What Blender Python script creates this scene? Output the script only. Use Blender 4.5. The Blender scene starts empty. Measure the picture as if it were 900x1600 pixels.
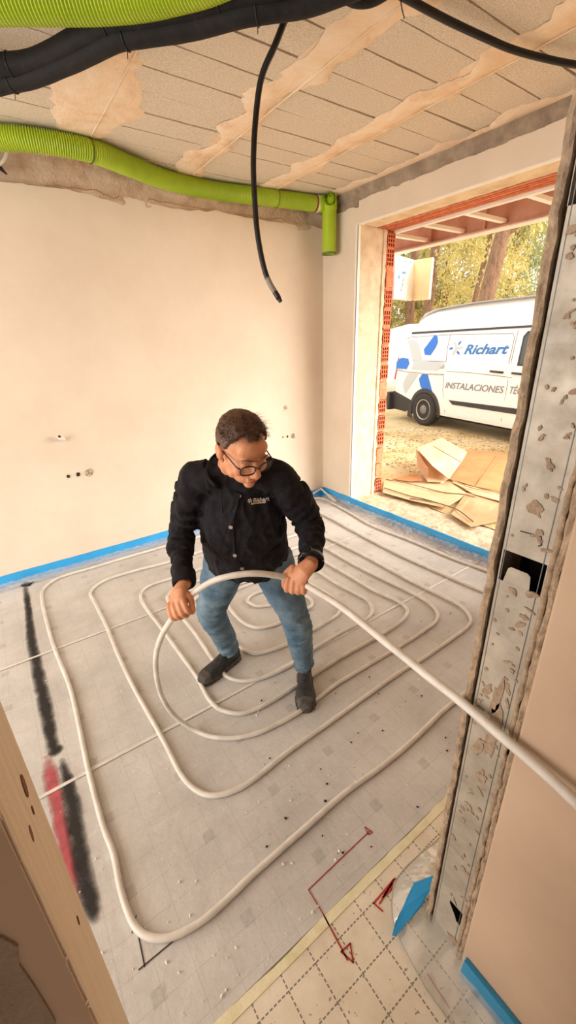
import bpy, bmesh, math, random
import numpy as np
from mathutils import Vector, Matrix, noise as mnoise

random.seed(7); RNG = np.random.default_rng(7)
scene = bpy.context.scene
COL = scene.collection

# ------------------------------------------------------------------ camera
F_PX, CX, CY, H = 643.0, 450.0, 800.0, 1.72
def _dir(x, y):
    v = np.array([x - CX, -(y - CY), -F_PX]); return v / np.linalg.norm(v)
_up = -_dir(502, 2350)
def _flat(v):
    v = v - _up * (v @ _up); return v / np.linalg.norm(v)
_X = _flat(_dir(1455, 494)); _Y = _flat(_dir(-37, 553.5))
_m = (_X + _Y) / np.linalg.norm(_X + _Y); _n = (_X - _Y) / np.linalg.norm(_X - _Y)
_X = (_m + _n) / 2 ** .5; _Y = (_m - _n) / 2 ** .5
RW = np.array([_X, _Y, _up])
EYE = np.array([0, 0, H])
cam_d = bpy.data.cameras.new('camera'); cam = bpy.data.objects.new('camera', cam_d); COL.objects.link(cam)
cam_d.sensor_fit = 'VERTICAL'; cam_d.sensor_height = 36.0; cam_d.lens = F_PX / 1600 * 36.0
cam_d.clip_start = .02; cam_d.clip_end = 300
cam.matrix_world = Matrix.Translation(EYE) @ Matrix(RW.tolist()).to_4x4()
scene.camera = cam

# ------------------------------------------------------------------ sky, sun, exposure
EXPO = 0.66
world = bpy.data.worlds.new('overcast_sky'); scene.world = world; world.use_nodes = True
bg = world.node_tree.nodes['Background']
bg.inputs[0].default_value = (1.0, .962, .915, 1); bg.inputs[1].default_value = 1.25
sun_d = bpy.data.lights.new('hazy_sun', 'SUN'); sun_d.energy = 6.5; sun_d.angle = math.radians(55); sun_d.color = (1, .94, .86)
sun = bpy.data.objects.new('hazy_sun', sun_d); COL.objects.link(sun)
sun.rotation_euler = Vector((-.62, .72, -.33)).to_track_quat('-Z', 'Y').to_euler()
# added fill light, as if from an assumed, unseen window to the left
fill_lamp_d = bpy.data.lights.new('added_left_fill', 'AREA'); fill_lamp_d.shape = 'RECTANGLE'; fill_lamp_d.size = 2.8; fill_lamp_d.size_y = 2.3; fill_lamp_d.energy = 65; fill_lamp_d.color = (1, .95, .89)
fill_lamp = bpy.data.objects.new('added_left_fill', fill_lamp_d); COL.objects.link(fill_lamp); fill_lamp.location = (-3.05, 1.95, 1.5); fill_lamp.rotation_euler = Vector((1, .05, -.12)).to_track_quat('-Z', 'Y').to_euler()
vs = scene.view_settings
scene.display_settings.display_device = 'sRGB'
vs.view_transform = 'Standard'; vs.look = 'None'; vs.gamma = 1.0; vs.use_curve_mapping = False; vs.exposure = EXPO

# ------------------------------------------------------------------ pixel -> place helpers
def ray(x, y): return RW @ np.array([x - CX, -(y - CY), -F_PX]) / F_PX
def on_z(x, y, z=0.0):
    r = ray(x, y); return EYE + r * ((z - H) / r[2])
def on_x(x, y, v): r = ray(x, y); return EYE + r * (v / r[0])
def on_y(x, y, v): r = ray(x, y); return EYE + r * (v / r[1])
def at(x, y, d): return EYE + ray(x, y) * d
def reach(A, x, y, L, far):
    """point on the pixel's ray at distance L from joint A"""
    r = ray(x, y); o = EYE - A; a = r @ r; b = 2 * o @ r; c = o @ o - L * L; D = max(b * b - 4 * a * c, 0)
    return EYE + r * ((-b + (1 if far else -1) * D ** .5) / 2 / a)
def unit(v): v = np.asarray(v, float); return v / (np.linalg.norm(v) + 1e-12)
def fbm(p, s=1.0, o=4): return mnoise.fractal(Vector(p) * s, 1.0, 2.0, o)

# ------------------------------------------------------------------ mesh collector
class MB:
    def __init__(s): s.v = []; s.f = []; s.m = []; s.mi = 0
    def add(s, vs_, fs):
        o = len(s.v); s.v += [tuple(map(float, p)) for p in vs_]
        s.f += [tuple(i + o for i in f) for f in fs]; s.m += [s.mi] * len(fs); return s
    def box(s, a, b, M=None):
        (x0, y0, z0), (x1, y1, z1) = a, b
        P = [(x0,y0,z0),(x1,y0,z0),(x1,y1,z0),(x0,y1,z0),(x0,y0,z1),(x1,y0,z1),(x1,y1,z1),(x0,y1,z1)]
        if M is not None: P = [M(p) for p in P]
        return s.add(P, [(0,3,2,1),(4,5,6,7),(0,1,5,4),(1,2,6,5),(2,3,7,6),(3,0,4,7)])
    def rings(s, R, cap=True, closed=True):
        n = len(R[0]); V = [p for r in R for p in r]; Fs = []
        for i in range(len(R) - 1):
            for j in range(n if closed else n - 1):
                k = (j + 1) % n; Fs.append((i*n+j, i*n+k, (i+1)*n+k, (i+1)*n+j))
        if cap and closed: Fs.append(tuple(range(n - 1, -1, -1))); Fs.append(tuple((len(R)-1)*n + j for j in range(n)))
        return s.add(V, Fs)
    def tube(s, pts, rad, seg=10, cap=True, side=None, rad2=None):
        pts = [np.asarray(p, float) for p in pts]; n = len(pts)
        if np.isscalar(rad): rad = [rad] * n
        if rad2 is None: rad2 = rad
        elif np.isscalar(rad2): rad2 = [rad2] * n
        R = []; prev = None
        for i in range(n):
            t = unit(pts[min(i+1, n-1)] - pts[max(i-1, 0)])
            if prev is None:
                ref = np.asarray(side, float) if side is not None else (np.array([0,0,1.]) if abs(t[2]) < .9 else np.array([1.,0,0]))
            else: ref = prev
            a = ref - t * (ref @ t); a = unit(a); b = np.cross(t, a); prev = a
            R.append([pts[i] + a * math.cos(q) * rad[i] + b * math.sin(q) * rad2[i] for q in np.arange(seg) * 2 * math.pi / seg])
        return s.rings(R, cap)
    def ball(s, c, r, axes=None, nu=14, nv=9):
        c = np.asarray(c, float); r = np.asarray([r]*3 if np.isscalar(r) else r, float)
        A = np.eye(3) if axes is None else np.asarray(axes, float)   # rows
        V = []; Fs = []
        for i in range(nv + 1):
            th = math.pi * i / nv
            for j in range(nu):
                ph = 2 * math.pi * j / nu
                l = np.array([math.sin(th)*math.cos(ph), math.sin(th)*math.sin(ph), math.cos(th)]) * r
                V.append(c + l @ A)
        for i in range(nv):
            for j in range(nu):
                k = (j + 1) % nu; Fs.append((i*nu+j, (i+1)*nu+j, (i+1)*nu+k, i*nu+k))
        return s.add(V, Fs)
    def prism(s, poly, o, ex, ey, ez, h):
        """poly in (ex,ey) plane at origin o, extruded h along ez"""
        o, ex, ey, ez = [np.asarray(q, float) for q in (o, ex, ey, ez)]; n = len(poly)
        lo = [o + ex*a + ey*b for a, b in poly]; hi = [p + ez*h for p in lo]
        return s.add(lo + hi, [tuple(range(n-1, -1, -1)), tuple(range(n, 2*n))] + [(i, (i+1)%n, n+(i+1)%n, n+i) for i in range(n)])
    def grid(s, fn, nu, nv):
        V = [fn(i / nu, j / nv) for i in range(nu + 1) for j in range(nv + 1)]; w = nv + 1
        return s.add(V, [(i*w+j, (i+1)*w+j, (i+1)*w+j+1, i*w+j+1) for i in range(nu) for j in range(nv)])
    def mesh(s, name, mats, smooth=False):
        me = bpy.data.meshes.new(name); me.from_pydata(s.v, [], s.f)
        for m in (mats if isinstance(mats, (list, tuple)) else [mats]): me.materials.append(m)
        if len(set(s.m)) > 1: me.polygons.foreach_set('material_index', s.m)
        bm = bmesh.new(); bm.from_mesh(me); bmesh.ops.recalc_face_normals(bm, faces=bm.faces); bm.to_mesh(me); bm.free()
        if smooth: me.polygons.foreach_set('use_smooth', [True] * len(me.polygons))
        me.update(); return me
    def build(s, name, mats, parent=None, smooth=False, bevel=0, bseg=2):
        return obj(name, s.mesh(name, mats, smooth), parent, bevel, bseg)

def obj(name, me, parent=None, bevel=0, bseg=2):
    o = bpy.data.objects.new(name, me); COL.objects.link(o)
    if parent is not None:
        o.parent = parent; o.matrix_parent_inverse = parent.matrix_basis.inverted()
    if bevel:
        b = o.modifiers.new('bevel', 'BEVEL'); b.width = bevel; b.segments = bseg; b.limit_method = 'ANGLE'
    return o
def empty(name, loc=(0, 0, 0)):
    o = bpy.data.objects.new(name, None); o.empty_display_size = .05; o.location = loc; COL.objects.link(o); return o
def tag(o, label=None, cat=None, group=None, kind=None):
    if label: o['label'] = label
    if cat: o['category'] = cat
    if group: o['group'] = group
    if kind: o['kind'] = kind
    return o
def catmull(P, n=6, closed=False):
    P = [np.asarray(p, float) for p in P]; out = []
    Q = [2*P[0]-P[1]] + P + [2*P[-1]-P[-2]]
    for i in range(1, len(Q) - 2):
        a, b, c, d = Q[i-1], Q[i], Q[i+1], Q[i+2]
        for k in range(n):
            t = k / n
            out.append(.5*((2*b) + (c-a)*t + (2*a-5*b+4*c-d)*t*t + (3*b-a-3*c+d)*t**3))
    out.append(P[-1]); return out
def remeshed(mb, name, mat, voxel, smooth_it=6, smooth_f=.5, parent=None):
    """join overlapping volumes into one continuous skin"""
    tmp = bpy.data.objects.new('tmp', mb.mesh('tmp', mat)); COL.objects.link(tmp)
    r = tmp.modifiers.new('r', 'REMESH'); r.mode = 'VOXEL'; r.voxel_size = voxel; r.use_smooth_shade = True
    if smooth_it:
        s = tmp.modifiers.new('s', 'SMOOTH'); s.factor = smooth_f; s.iterations = smooth_it
    dg = bpy.context.evaluated_depsgraph_get(); dg.update()
    me = bpy.data.meshes.new_from_object(tmp.evaluated_get(dg)); me.name = name
    bpy.data.objects.remove(tmp)
    me.materials.clear(); me.materials.append(mat)
    me.polygons.foreach_set('use_smooth', [True] * len(me.polygons))
    return me
def coords(me):
    a = np.empty(len(me.vertices) * 3); me.vertices.foreach_get('co', a); return a.reshape(-1, 3)
def normals(me):
    a = np.empty(len(me.vertices) * 3); me.vertices.foreach_get('normal', a); return a.reshape(-1, 3)
def set_coords(me, a): me.vertices.foreach_set('co', a.ravel()); me.update()
def text_mesh(body, size, ex, ey, o, extr=.002, shear=0, bold=0, align='LEFT'):
    """flat lettering as a mesh: origin o, along ex, up ey"""
    cu = bpy.data.curves.new('t', 'FONT'); cu.body = body; cu.size = size; cu.shear = shear; cu.extrude = extr; cu.offset = bold
    cu.align_x = align; cu.resolution_u = 3
    t = bpy.data.objects.new('t', cu); COL.objects.link(t)
    dg = bpy.context.evaluated_depsgraph_get(); dg.update()
    me = bpy.data.meshes.new_from_object(t.evaluated_get(dg)); bpy.data.objects.remove(t)
    ex, ey = unit(ex), unit(ey); ez = np.cross(ex, ey); C = coords(me)
    set_coords(me, np.asarray(o) + C[:, :1] * ex + C[:, 1:2] * ey + C[:, 2:] * ez); return me

# ------------------------------------------------------------------ materials
def lin(c):
    if isinstance(c, str): c = [int(c[i:i+2], 16) / 255 for i in (0, 2, 4)]
    return tuple(x / 12.92 if x <= .04045 else ((x + .055) / 1.055) ** 2.4 for x in c) + (1,)
class NT:
    def __init__(s, name):
        s.mat = bpy.data.materials.new(name); s.mat.use_nodes = True; s.t = s.mat.node_tree; s.b = s.t.nodes['Principled BSDF']
        s.out = s.t.nodes['Material Output']; s._pos = None
    def n(s, typ, **kw):
        x = s.t.nodes.new(typ)
        for k, v in kw.items(): setattr(x, k, v)
        return x
    def l(s, a, b): s.t.links.new(a, b)
    def put(s, sock, v):
        if hasattr(v, 'is_output'): s.l(v, sock)
        else: sock.default_value = v
    @property
    def pos(s):
        if s._pos is None: s._pos = s.n('ShaderNodeNewGeometry').outputs['Position']
        return s._pos
    def map(s, scale, vec=None, loc=(0,0,0)):
        m = s.n('ShaderNodeMapping'); m.inputs['Scale'].default_value = scale if not np.isscalar(scale) else (scale,)*3
        m.inputs['Location'].default_value = loc
        s.l(vec if vec is not None else s.pos, m.inputs['Vector']); return m.outputs[0]
    def noise(s, scale, detail=4, rough=.55, vec=None, dist=0):
        x = s.n('ShaderNodeTexNoise'); x.inputs['Scale'].default_value = scale; x.inputs['Detail'].default_value = detail
        x.inputs['Roughness'].default_value = rough; x.inputs['Distortion'].default_value = dist
        s.l(vec if vec is not None else s.pos, x.inputs['Vector']); return x.outputs['Fac']
    def ramp(s, fac, stops):
        r = s.n('ShaderNodeValToRGB'); e = r.color_ramp.elements
        while len(e) < len(stops): e.new(.5)
        for k, (p, c) in enumerate(stops): e[k].position = p; e[k].color = c if len(c) == 4 else lin(c)
        s.put(r.inputs[0], fac); return r.outputs[0]
    def mix(s, f, a, b, mode='MIX'):
        m = s.n('ShaderNodeMix', data_type='RGBA', blend_type=mode); s.put(m.inputs[0], f)
        s.put(m.inputs[6], lin(a) if isinstance(a, str) else a); s.put(m.inputs[7], lin(b) if isinstance(b, str) else b); return m.outputs[2]
    def math(s, op, a, b=0.0, c=0.0):
        m = s.n('ShaderNodeMath', operation=op); s.put(m.inputs[0], a); s.put(m.inputs[1], b); s.put(m.inputs[2], c); return m.outputs[0]
    def bump(s, h, strength=.3, dist=.01):
        b = s.n('ShaderNodeBump'); b.inputs['Strength'].default_value = strength; b.inputs['Distance'].default_value = dist
        s.put(b.inputs['Height'], h); s.l(b.outputs[0], s.b.inputs['Normal']); return b
    def col(s, c): s.put(s.b.inputs['Base Color'], lin(c) if isinstance(c, str) else c); return s
    def set(s, rough=.8, metal=0, spec=None, alpha=None, trans=None, sheen=None):
        s.put(s.b.inputs['Roughness'], rough); s.b.inputs['Metallic'].default_value = metal
        if spec is not None: s.b.inputs['Specular IOR Level'].default_value = spec
        if alpha is not None: s.put(s.b.inputs['Alpha'], alpha)
        if trans is not None: s.b.inputs['Transmission Weight'].default_value = trans
        if sheen is not None: s.b.inputs['Sheen Weight'].default_value = sheen
        return s
def simple(name, c, rough=.7, metal=0, var=.12, vs=8, bs=0, bst=.2, c2=None, spec=None):
    n = NT(name); a = lin(c)
    d = lin(c2) if c2 else tuple(x * (1 - var * 2) for x in a[:3]) + (1,)
    if var or c2: n.col(n.ramp(n.noise(vs, 5), [(.32, d), (.62, a)]))
    else: n.col(a)
    if bs: n.bump(n.noise(bs, 5), bst)
    n.set(rough, metal, spec); return n.mat

# ------------------------------------------------------------------ shared numbers of the room
WX, WY, ZC = 2.99, 3.595, 2.907          # window wall face, back wall face, ceiling
JY, OX, ZH = 3.115, 3.475, 2.64          # window jamb, outer face of the wall, head of the opening
JY2 = .62                                # other jamb, behind the partition
SX, SY0, SY1 = .732, .236, .363          # cut end of the partition: plane, near side, room side
DX = -.0555                              # door timber face
PITCH = .0982
EDGE = .557                              # where the grey panels meet the cream one

# ------------------------------------------------------------------ materials of the shell
n = NT('smooth_plaster')
f1 = n.noise(1.3, 5, .6); f2 = n.noise(14, 4, .6)
n.col(n.mix(n.math('MULTIPLY', f2, .25), n.ramp(f1, [(.3, 'DCCAB6'), (.65, 'E8D9C6')]), lin('D2BEA8')))
n.bump(n.math('ADD', n.noise(5, 6, .6), n.math('MULTIPLY', n.noise(90, 2), .12)), .16, .012); n.set(.85, spec=.25); M_PLASTER = n.mat
n = NT('reveal_plaster')
w = n.n('ShaderNodeTexWave', wave_type='BANDS', bands_direction='Z'); w.inputs['Scale'].default_value = 17; w.inputs['Distortion'].default_value = 3.5
w.inputs['Detail'].default_value = 3; w.inputs['Detail Scale'].default_value = 4; n.l(n.map((1, 1, 2.2)), w.inputs['Vector'])
n.col(n.ramp(n.noise(9, 5), [(.3, 'CDB394'), (.6, 'E3CFB2')])); n.bump(n.math('ADD', n.math('MULTIPLY', w.outputs['Fac'], .5), n.noise(40, 5)), .45, .012); n.set(.95); M_REVEAL = n.mat
n = NT('rough_mortar')
n.col(n.ramp(n.noise(7, 6, .65), [(.28, 'B8937A'), (.5, 'D8BCA2'), (.72, 'E6D0B8')])); n.bump(n.noise(38, 6, .7), .9, .02); n.set(.95); M_MORTAR = n.mat
n = NT('grey_mortar')
n.col(n.ramp(n.noise(9, 6, .65), [(.3, '8F7D6B'), (.62, 'B8A48E')])); n.bump(n.noise(55, 6, .7), .9, .018); n.set(.95); M_GREYMORTAR = n.mat
n = NT('concrete_block')
n.col(n.mix(n.math('MULTIPLY', n.noise(2.2, 4), .5), n.ramp(n.noise(130, 3, .7), [(.3, 'B9AB98'), (.62, 'E9DDCB')]), lin('DFC8AE')))
n.bump(n.noise(150, 4, .75), .6, .006); n.set(.95); M_BLOCK = n.mat
n = NT('ceiling_smear')
n.col(n.ramp(n.noise(5, 7, .65, dist=.6), [(.3, 'DCB896'), (.5, 'ECD0B0'), (.7, 'F3DFC8')])); n.bump(n.noise(26, 6, .7, vec=n.map((1, .35, 1))), .7, .012); n.set(.95); M_SMEAR = n.mat
M_JOINT = simple('dark_joint_mortar', '6E543F', .95)  # dark brown slab mortar seen between the ceiling blocks
M_BRICK = simple('fired_clay', 'D0754E', .9, vs=22, c2='B85C3A', bs=60, bst=.4)
M_BRICK2 = simple('fired_clay_pale', 'D58A63', .9, vs=18, c2='B9643F', bs=60, bst=.4)
M_BEAD = simple('white_corner_bead', 'F2EBDF', .6, var=.05)
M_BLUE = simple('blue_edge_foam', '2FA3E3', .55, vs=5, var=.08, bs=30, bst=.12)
M_BLUED = simple('blue_edge_foam_shaded', '2B88B4', .5, vs=5, var=.1, bs=30, bst=.15)  # darker copy of the strip foam, hall shade put into its colour
M_WHITE = simple('off_white', 'EFE7DA', .6, var=.05)
M_BLACK = simple('black_rubber', '1C1A1A', .5, var=.1)
M_DIRT_SHADE = simple('dark_dirt_and_shade', '2E2722', .95, vs=40)  # real dirt on the floor, and painted shade inside recesses

def rect_lines(nt, ox, oy, pitch, width, dash=None, dashw=.7):
    """1 on printed grid lines, 0 between (world x,y)"""
    s = nt.n('ShaderNodeSeparateXYZ'); nt.l(nt.pos, s.inputs[0]); res = []
    cx = nt.math('FRACT', nt.math('DIVIDE', nt.math('SUBTRACT', s.outputs[0], ox - pitch * 200 - pitch / 2), pitch))
    cy = nt.math('FRACT', nt.math('DIVIDE', nt.math('SUBTRACT', s.outputs[1], oy - pitch * 200 - pitch / 2), pitch))
    out = []
    for a, b in ((cx, s.outputs[1]), (cy, s.outputs[0])):
        l_ = nt.math('LESS_THAN', nt.math('ABSOLUTE', nt.math('SUBTRACT', a, .5)), width / pitch / 2)
        if dash: l_ = nt.math('MULTIPLY', l_, nt.math('LESS_THAN', nt.math('FRACT', nt.math('DIVIDE', nt.math('ADD', b, 50.0), dash)), dashw))
        out.append(l_)
    return nt.math('MAXIMUM', out[0], out[1]), s
def squares(nt, s, ox, oy, pitch, size):
    d = []
    for k, o in ((0, ox), (1, oy)):
        q = nt.math('FRACT', nt.math('DIVIDE', nt.math('SUBTRACT', s.outputs[k], o - pitch * 60 - pitch / 2), pitch))
        d.append(nt.math('LESS_THAN', nt.math('ABSOLUTE', nt.math('SUBTRACT', q, .5)), size / pitch / 2))
    return nt.math('MULTIPLY', d[0], d[1])
n = NT('grey_film_panel')
ln, sx = rect_lines(n, .283, .488, PITCH, .0022)
sq = squares(n, sx, .272, .70, PITCH * 3, .042)
base = n.ramp(n.noise(2.0, 6, .62), [(.3, 'BBB7B3'), (.5, 'D0CDC9'), (.7, 'DFDCD9')])
base = n.mix(n.math('MULTIPLY', n.noise(11, 7, .75, dist=.8), .55), base, lin('A59F99'))
scf = n.math('GREATER_THAN', n.noise(7, 7, .8, vec=n.map((1, 3.5, 1)), dist=1.5), .60)
base = n.mix(n.math('MULTIPLY', scf, .2), base, lin('E6E2DC'))
base = n.mix(n.math('MULTIPLY', ln, n.math('MULTIPLY', n.noise(9, 3), .42)), base, lin('6F6760'))
base = n.mix(n.math('MULTIPLY', sq, n.math('MULTIPLY', n.noise(60, 4), .42)), base, lin('5E6058'))
dark = n.math('GREATER_THAN', n.noise(44, 5, .72), .70)
n.col(n.mix(n.math('MULTIPLY', dark, .5), base, lin('5A4F47')))
n.bump(n.math('ADD', n.noise(4.5, 4, .6), n.math('MULTIPLY', n.noise(26, 5, .65, dist=.3), .4)), .30, .02); n.set(n.ramp(n.noise(6, 5), [(.3, (.42,)*3 + (1,)), (.7, (.66,)*3 + (1,))]), spec=.35); M_PANEL = n.mat
n = NT('cream_grid_panel')
ln, sx = rect_lines(n, .283, .488, PITCH, .0042, .0138, .68)
base = n.ramp(n.noise(6, 5, .6), [(.3, 'D3C5AE'), (.65, 'E9DECB')])
base = n.mix(n.math('GREATER_THAN', n.noise(70, 3), .69), base, lin('8F8370'))
n.col(n.mix(n.math('MULTIPLY', ln, .8), base, lin('57504A'))); n.bump(n.noise(14, 4), .2, .01); n.set(.5); M_CREAM = n.mat
M_YEDGE = simple('yellowish_foam_edge', 'E8E0C0', .7, vs=20, c2='D6CCA0', bs=60)
n = NT('clear_film')
tr = n.n('ShaderNodeBsdfTransparent'); tr.inputs[0].default_value = (.93, .95, .97, 1)
gl = n.n('ShaderNodeBsdfGlossy'); gl.inputs['Roughness'].default_value = .16; gl.inputs[0].default_value = (1, 1, 1, 1)
df = n.n('ShaderNodeBsdfDiffuse'); df.inputs[0].default_value = lin('F2F3F4')
m0 = n.n('ShaderNodeMixShader'); m0.inputs[0].default_value = .55; n.l(df.outputs[0], m0.inputs[1]); n.l(gl.outputs[0], m0.inputs[2])
mx = n.n('ShaderNodeMixShader'); n.put(mx.inputs[0], n.math('ADD', n.math('MULTIPLY', n.noise(22, 5, .7), .5), .10)); n.l(tr.outputs[0], mx.inputs[1]); n.l(m0.outputs[0], mx.inputs[2])
n.l(mx.outputs[0], n.out.inputs[0]); M_FILM = n.mat

def ragged(u0, u1, v, amp, step=.03, seed=0.0, fr=5.0):
    k = max(2, int((u1 - u0) / step)); return [(u0 + (u1-u0)*i/k, v + amp * fbm((u0*fr + (u1-u0)*fr*i/k, seed, 3.1), 1, 4)) for i in range(k + 1)]

# ------------------------------------------------------------------ floor
mb = MB(); mb.box((-3.2, -2.6, -.16), (OX, WY + .2, -.035)); floor = mb.build('floor', M_GREYMORTAR); tag(floor, kind='structure')
seams = [EDGE, 1.543, 2.52, 3.50]
for a, b in zip(seams, seams[1:] + [WY - .002]):
    mb = MB()
    def top(u, v, a=a, b=b):
        x, y = -3.1 + 6.08*u, a + .003 + (b - a - .006)*v
        return (x, y, .0012 * fbm((x, y, 1), 2.2, 3))
    mb.grid(top, 90, max(2, int(16*(b-a)))); mb.box((-3.1, a + .003, -.035), (2.98, b - .003, -.003)); mb.build('insulation_panel', M_PANEL, floor, smooth=True)
n = NT('seam_tape_film'); n.col(n.ramp(n.noise(30, 3), [(.3, 'CFC8C0'), (.7, 'E4DED7')])); n.set(.35); M_TAPE = n.mat
for y, x0 in ((1.543, -3.0), (2.52, -3.0)):
    mb = MB(); mb.grid(lambda u, v: (x0 + 5.95*u, y - .008 + .016*v + .0015*math.sin(u*40), .0038 + .0012*fbm((u*30, v, y), 2)), 120, 2); mb.build('seam_tape', M_TAPE, floor, smooth=True)
mb = MB(); mb.box((-1.2, -2.5, -.035), (SX + .3, EDGE - .028, .004)); mb.box((SX + .3, SY1 + .01, -.035), (2.96, EDGE - .028, .004)); mb.build('insulation_panel', M_CREAM, floor)['label'] = 'cream panel with dashed printed grid'
mb = MB(); pts = ragged(-1.2, 2.95, EDGE - .001, .006, .03, 2)
mb.prism([(-1.2, EDGE - .028)] + [(2.95, EDGE - .028)] + pts[::-1], (0, 0, -.02), (1,0,0), (0,1,0), (0,0,1), .0265)
mb.build('panel_foam_edge', M_YEDGE, floor)

# marks drawn and sprayed on the floor
def pen(name, px, width, mat, z=.0018):
    P = [on_z(x, y, z) for x, y in px]; mb = MB()
    for a, b in zip(P, P[1:]):
        d = unit(b - a); s_ = np.array([-d[1], d[0], 0]) * width / 2; a2, b2 = a - d*width*.3, b + d*width*.3
        mb.add([a2 - s_, b2 - s_, b2 + s_, a2 + s_], [(0, 1, 2, 3)])
    return mb.build(name, mat, floor)
M_REDPEN = simple('red_marker', '9E2B22', .7, var=0); M_REDPEN2 = simple('bright_red_marker', 'B8262A', .7, var=0); M_DKPEN = simple('dark_marker', '332B27', .8, var=0)
pen('marker_line', [(578, 1298), (482, 1390), (506, 1430)], .0035, M_REDPEN)
pen('marker_line', [(506, 1430), (543, 1500)], .005, M_REDPEN, .0065)
pen('marker_arrowhead', [(582, 1300), (570, 1292), (576, 1304), (582, 1300)], .0035, M_REDPEN)
pen('marker_arrowhead', [(533, 1487), (552, 1504), (547, 1474), (533, 1487)], .0045, M_REDPEN, .0065)
for q in ([(615, 1374), (584, 1411), (598, 1424)], [(617, 1372), (593, 1412)], [(600, 1398), (613, 1380), (611, 1390), (598, 1402)]): pen('marker_line', q, .005, M_REDPEN2, .0065)
pen('marker_line', [(668, 1522), (702, 1575)], .004, M_REDPEN, .0065)
pen('marker_line', [(216, 1460), (226, 1510)], .004, M_DKPEN); pen('marker_line', [(217, 1515), (276, 1466)], .004, M_DKPEN)
pen('marker_line', [(206, 1458), (213, 1430)], .003, M_DKPEN)
def spray(name, px, widths, color, seed, z=.002):
    P = catmull([on_z(x, y, z) for x, y in px], 8); W = np.interp(np.linspace(0, 1, len(P)), np.linspace(0, 1, len(widths)), widths); k = 12
    V = []; A = []
    for i, p in enumerate(P):
        d = unit(P[min(i+1, len(P)-1)] - P[max(i-1, 0)]); s_ = np.array([-d[1], d[0], 0])
        end = min(1, .35 + i / 9, .1 + (len(P) - 1 - i) / (5 if z > .0017 else 12))
        for j in range(k + 1):
            t = j / k * 2 - 1; q = p + s_ * t * W[i] + np.array([0, 0, .0004*math.cos(t)]); V.append(q); A.append(end * max(0, 1 - abs(t)**1.5))
    w_ = k + 1; mb = MB(); mb.add(V, [(i*w_+j, (i+1)*w_+j, (i+1)*w_+j+1, i*w_+j+1) for i in range(len(P)-1) for j in range(k)])
    n = NT(name + '_paint'); at_ = n.n('ShaderNodeAttribute'); at_.attribute_name = 'amount'
    n.col(n.ramp(n.noise(30, 5), [(.3, color), (.7, tuple(c*1.5 for c in lin(color)[:3]) + (1,))]))
    al = n.math('SUBTRACT', n.math('ADD', n.math('MULTIPLY', at_.outputs['Fac'], 1.25), n.math('MULTIPLY', n.noise(13, 7, .75), 1.5)), 1.0); n.set(.8, alpha=n.math('MAXIMUM', n.math('MINIMUM', n.math('MULTIPLY', al, 1.05), .88), 0.0))
    o = mb.build(name, n.mat, floor, smooth=True); a = o.data.attributes.new('amount', 'FLOAT', 'POINT'); a.data.foreach_set('value', A); return o
spray('soot_streak', [(38, 908), (44, 950), (50, 1005), (62, 1060), (72, 1112), (80, 1150), (86, 1178)], [.03, .03, .04, .045, .045, .035, .045], '1A1512', 1)
spray('soot_streak', [(76, 1180), (88, 1172), (100, 1164)], [.04, .045, .03], '15110F', 5, .0024)
spray('soot_streak', [(96, 1185), (106, 1225), (114, 1270), (124, 1330), (138, 1400), (150, 1450)], [.02, .035, .045, .042, .04, .025], '1A1512', 2)
spray('red_spray_stripe', [(72, 1180), (82, 1225), (92, 1275), (103, 1325), (116, 1380), (130, 1420)], [.036, .042, .036, .034, .03, .02], 'A44A50', 3, .0016)

# ------------------------------------------------------------------ ceiling
mb = MB(); mb.box((-3.2, -2.6, ZC + .014), (OX, WY + .2, ZC + .25)); ceiling = mb.build('ceiling', M_JOINT); tag(ceiling, kind='structure')
beams = [-1.41, -.66, .085, .83, 1.60, 2.33, 3.07]
PB = .2075
def block_mesh(k, L):
    mb = MB(); e = []
    W = PB - .010
    for side in range(4):
        for i in range(10):
            t = i / 10; j = .004 * fbm((k*7.7 + side*3.3, t*5, 1), 1, 3)
            if side == 0: e.append((t*L, j))
            elif side == 1: e.append((L + j, t*W))
            elif side == 2: e.append((L - t*L, W + j))
            else: e.append((j, W - t*W))
    mb.prism(e, (0, 0, 0), (1,0,0), (0,1,0), (0,0,1), .03); return mb.mesh('ceiling_block', M_BLOCK)
bay = {}
for i in range(2, len(beams) - 1):
    x0, x1 = beams[i] + .055, beams[i+1] - .055; L = round(x1 - x0, 3)
    for k in range(-4, 10):
        y = 1.592 + PB * k
        if y + PB > WY + .08: continue
        q = (L, k % 3)
        if q not in bay: bay[q] = block_mesh(len(bay), L)
        o = obj('ceiling_block', bay[q], ceiling); o.location = (x0, y + .005, ZC - .001 + .003 * random.random()); o.rotation_euler = (random.uniform(-.006, .006), random.uniform(-.004, .004), random.uniform(-.006, .006))
mb = MB(); mb.box((-3.15, -2.55, ZC), (beams[2], WY, ZC + .03)); mb.box((beams[2], -2.55, ZC), (OX, .75, ZC + .03)); mb.build('plain_soffit', M_BLOCK, ceiling)
for x in beams[2:]:
    mb = MB(); mb.box((x - .075, .6, ZC + .002), (min(x + .075, WX), WY, ZC + .03)); mb.build('beam_soffit', M_SMEAR, ceiling)
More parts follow.
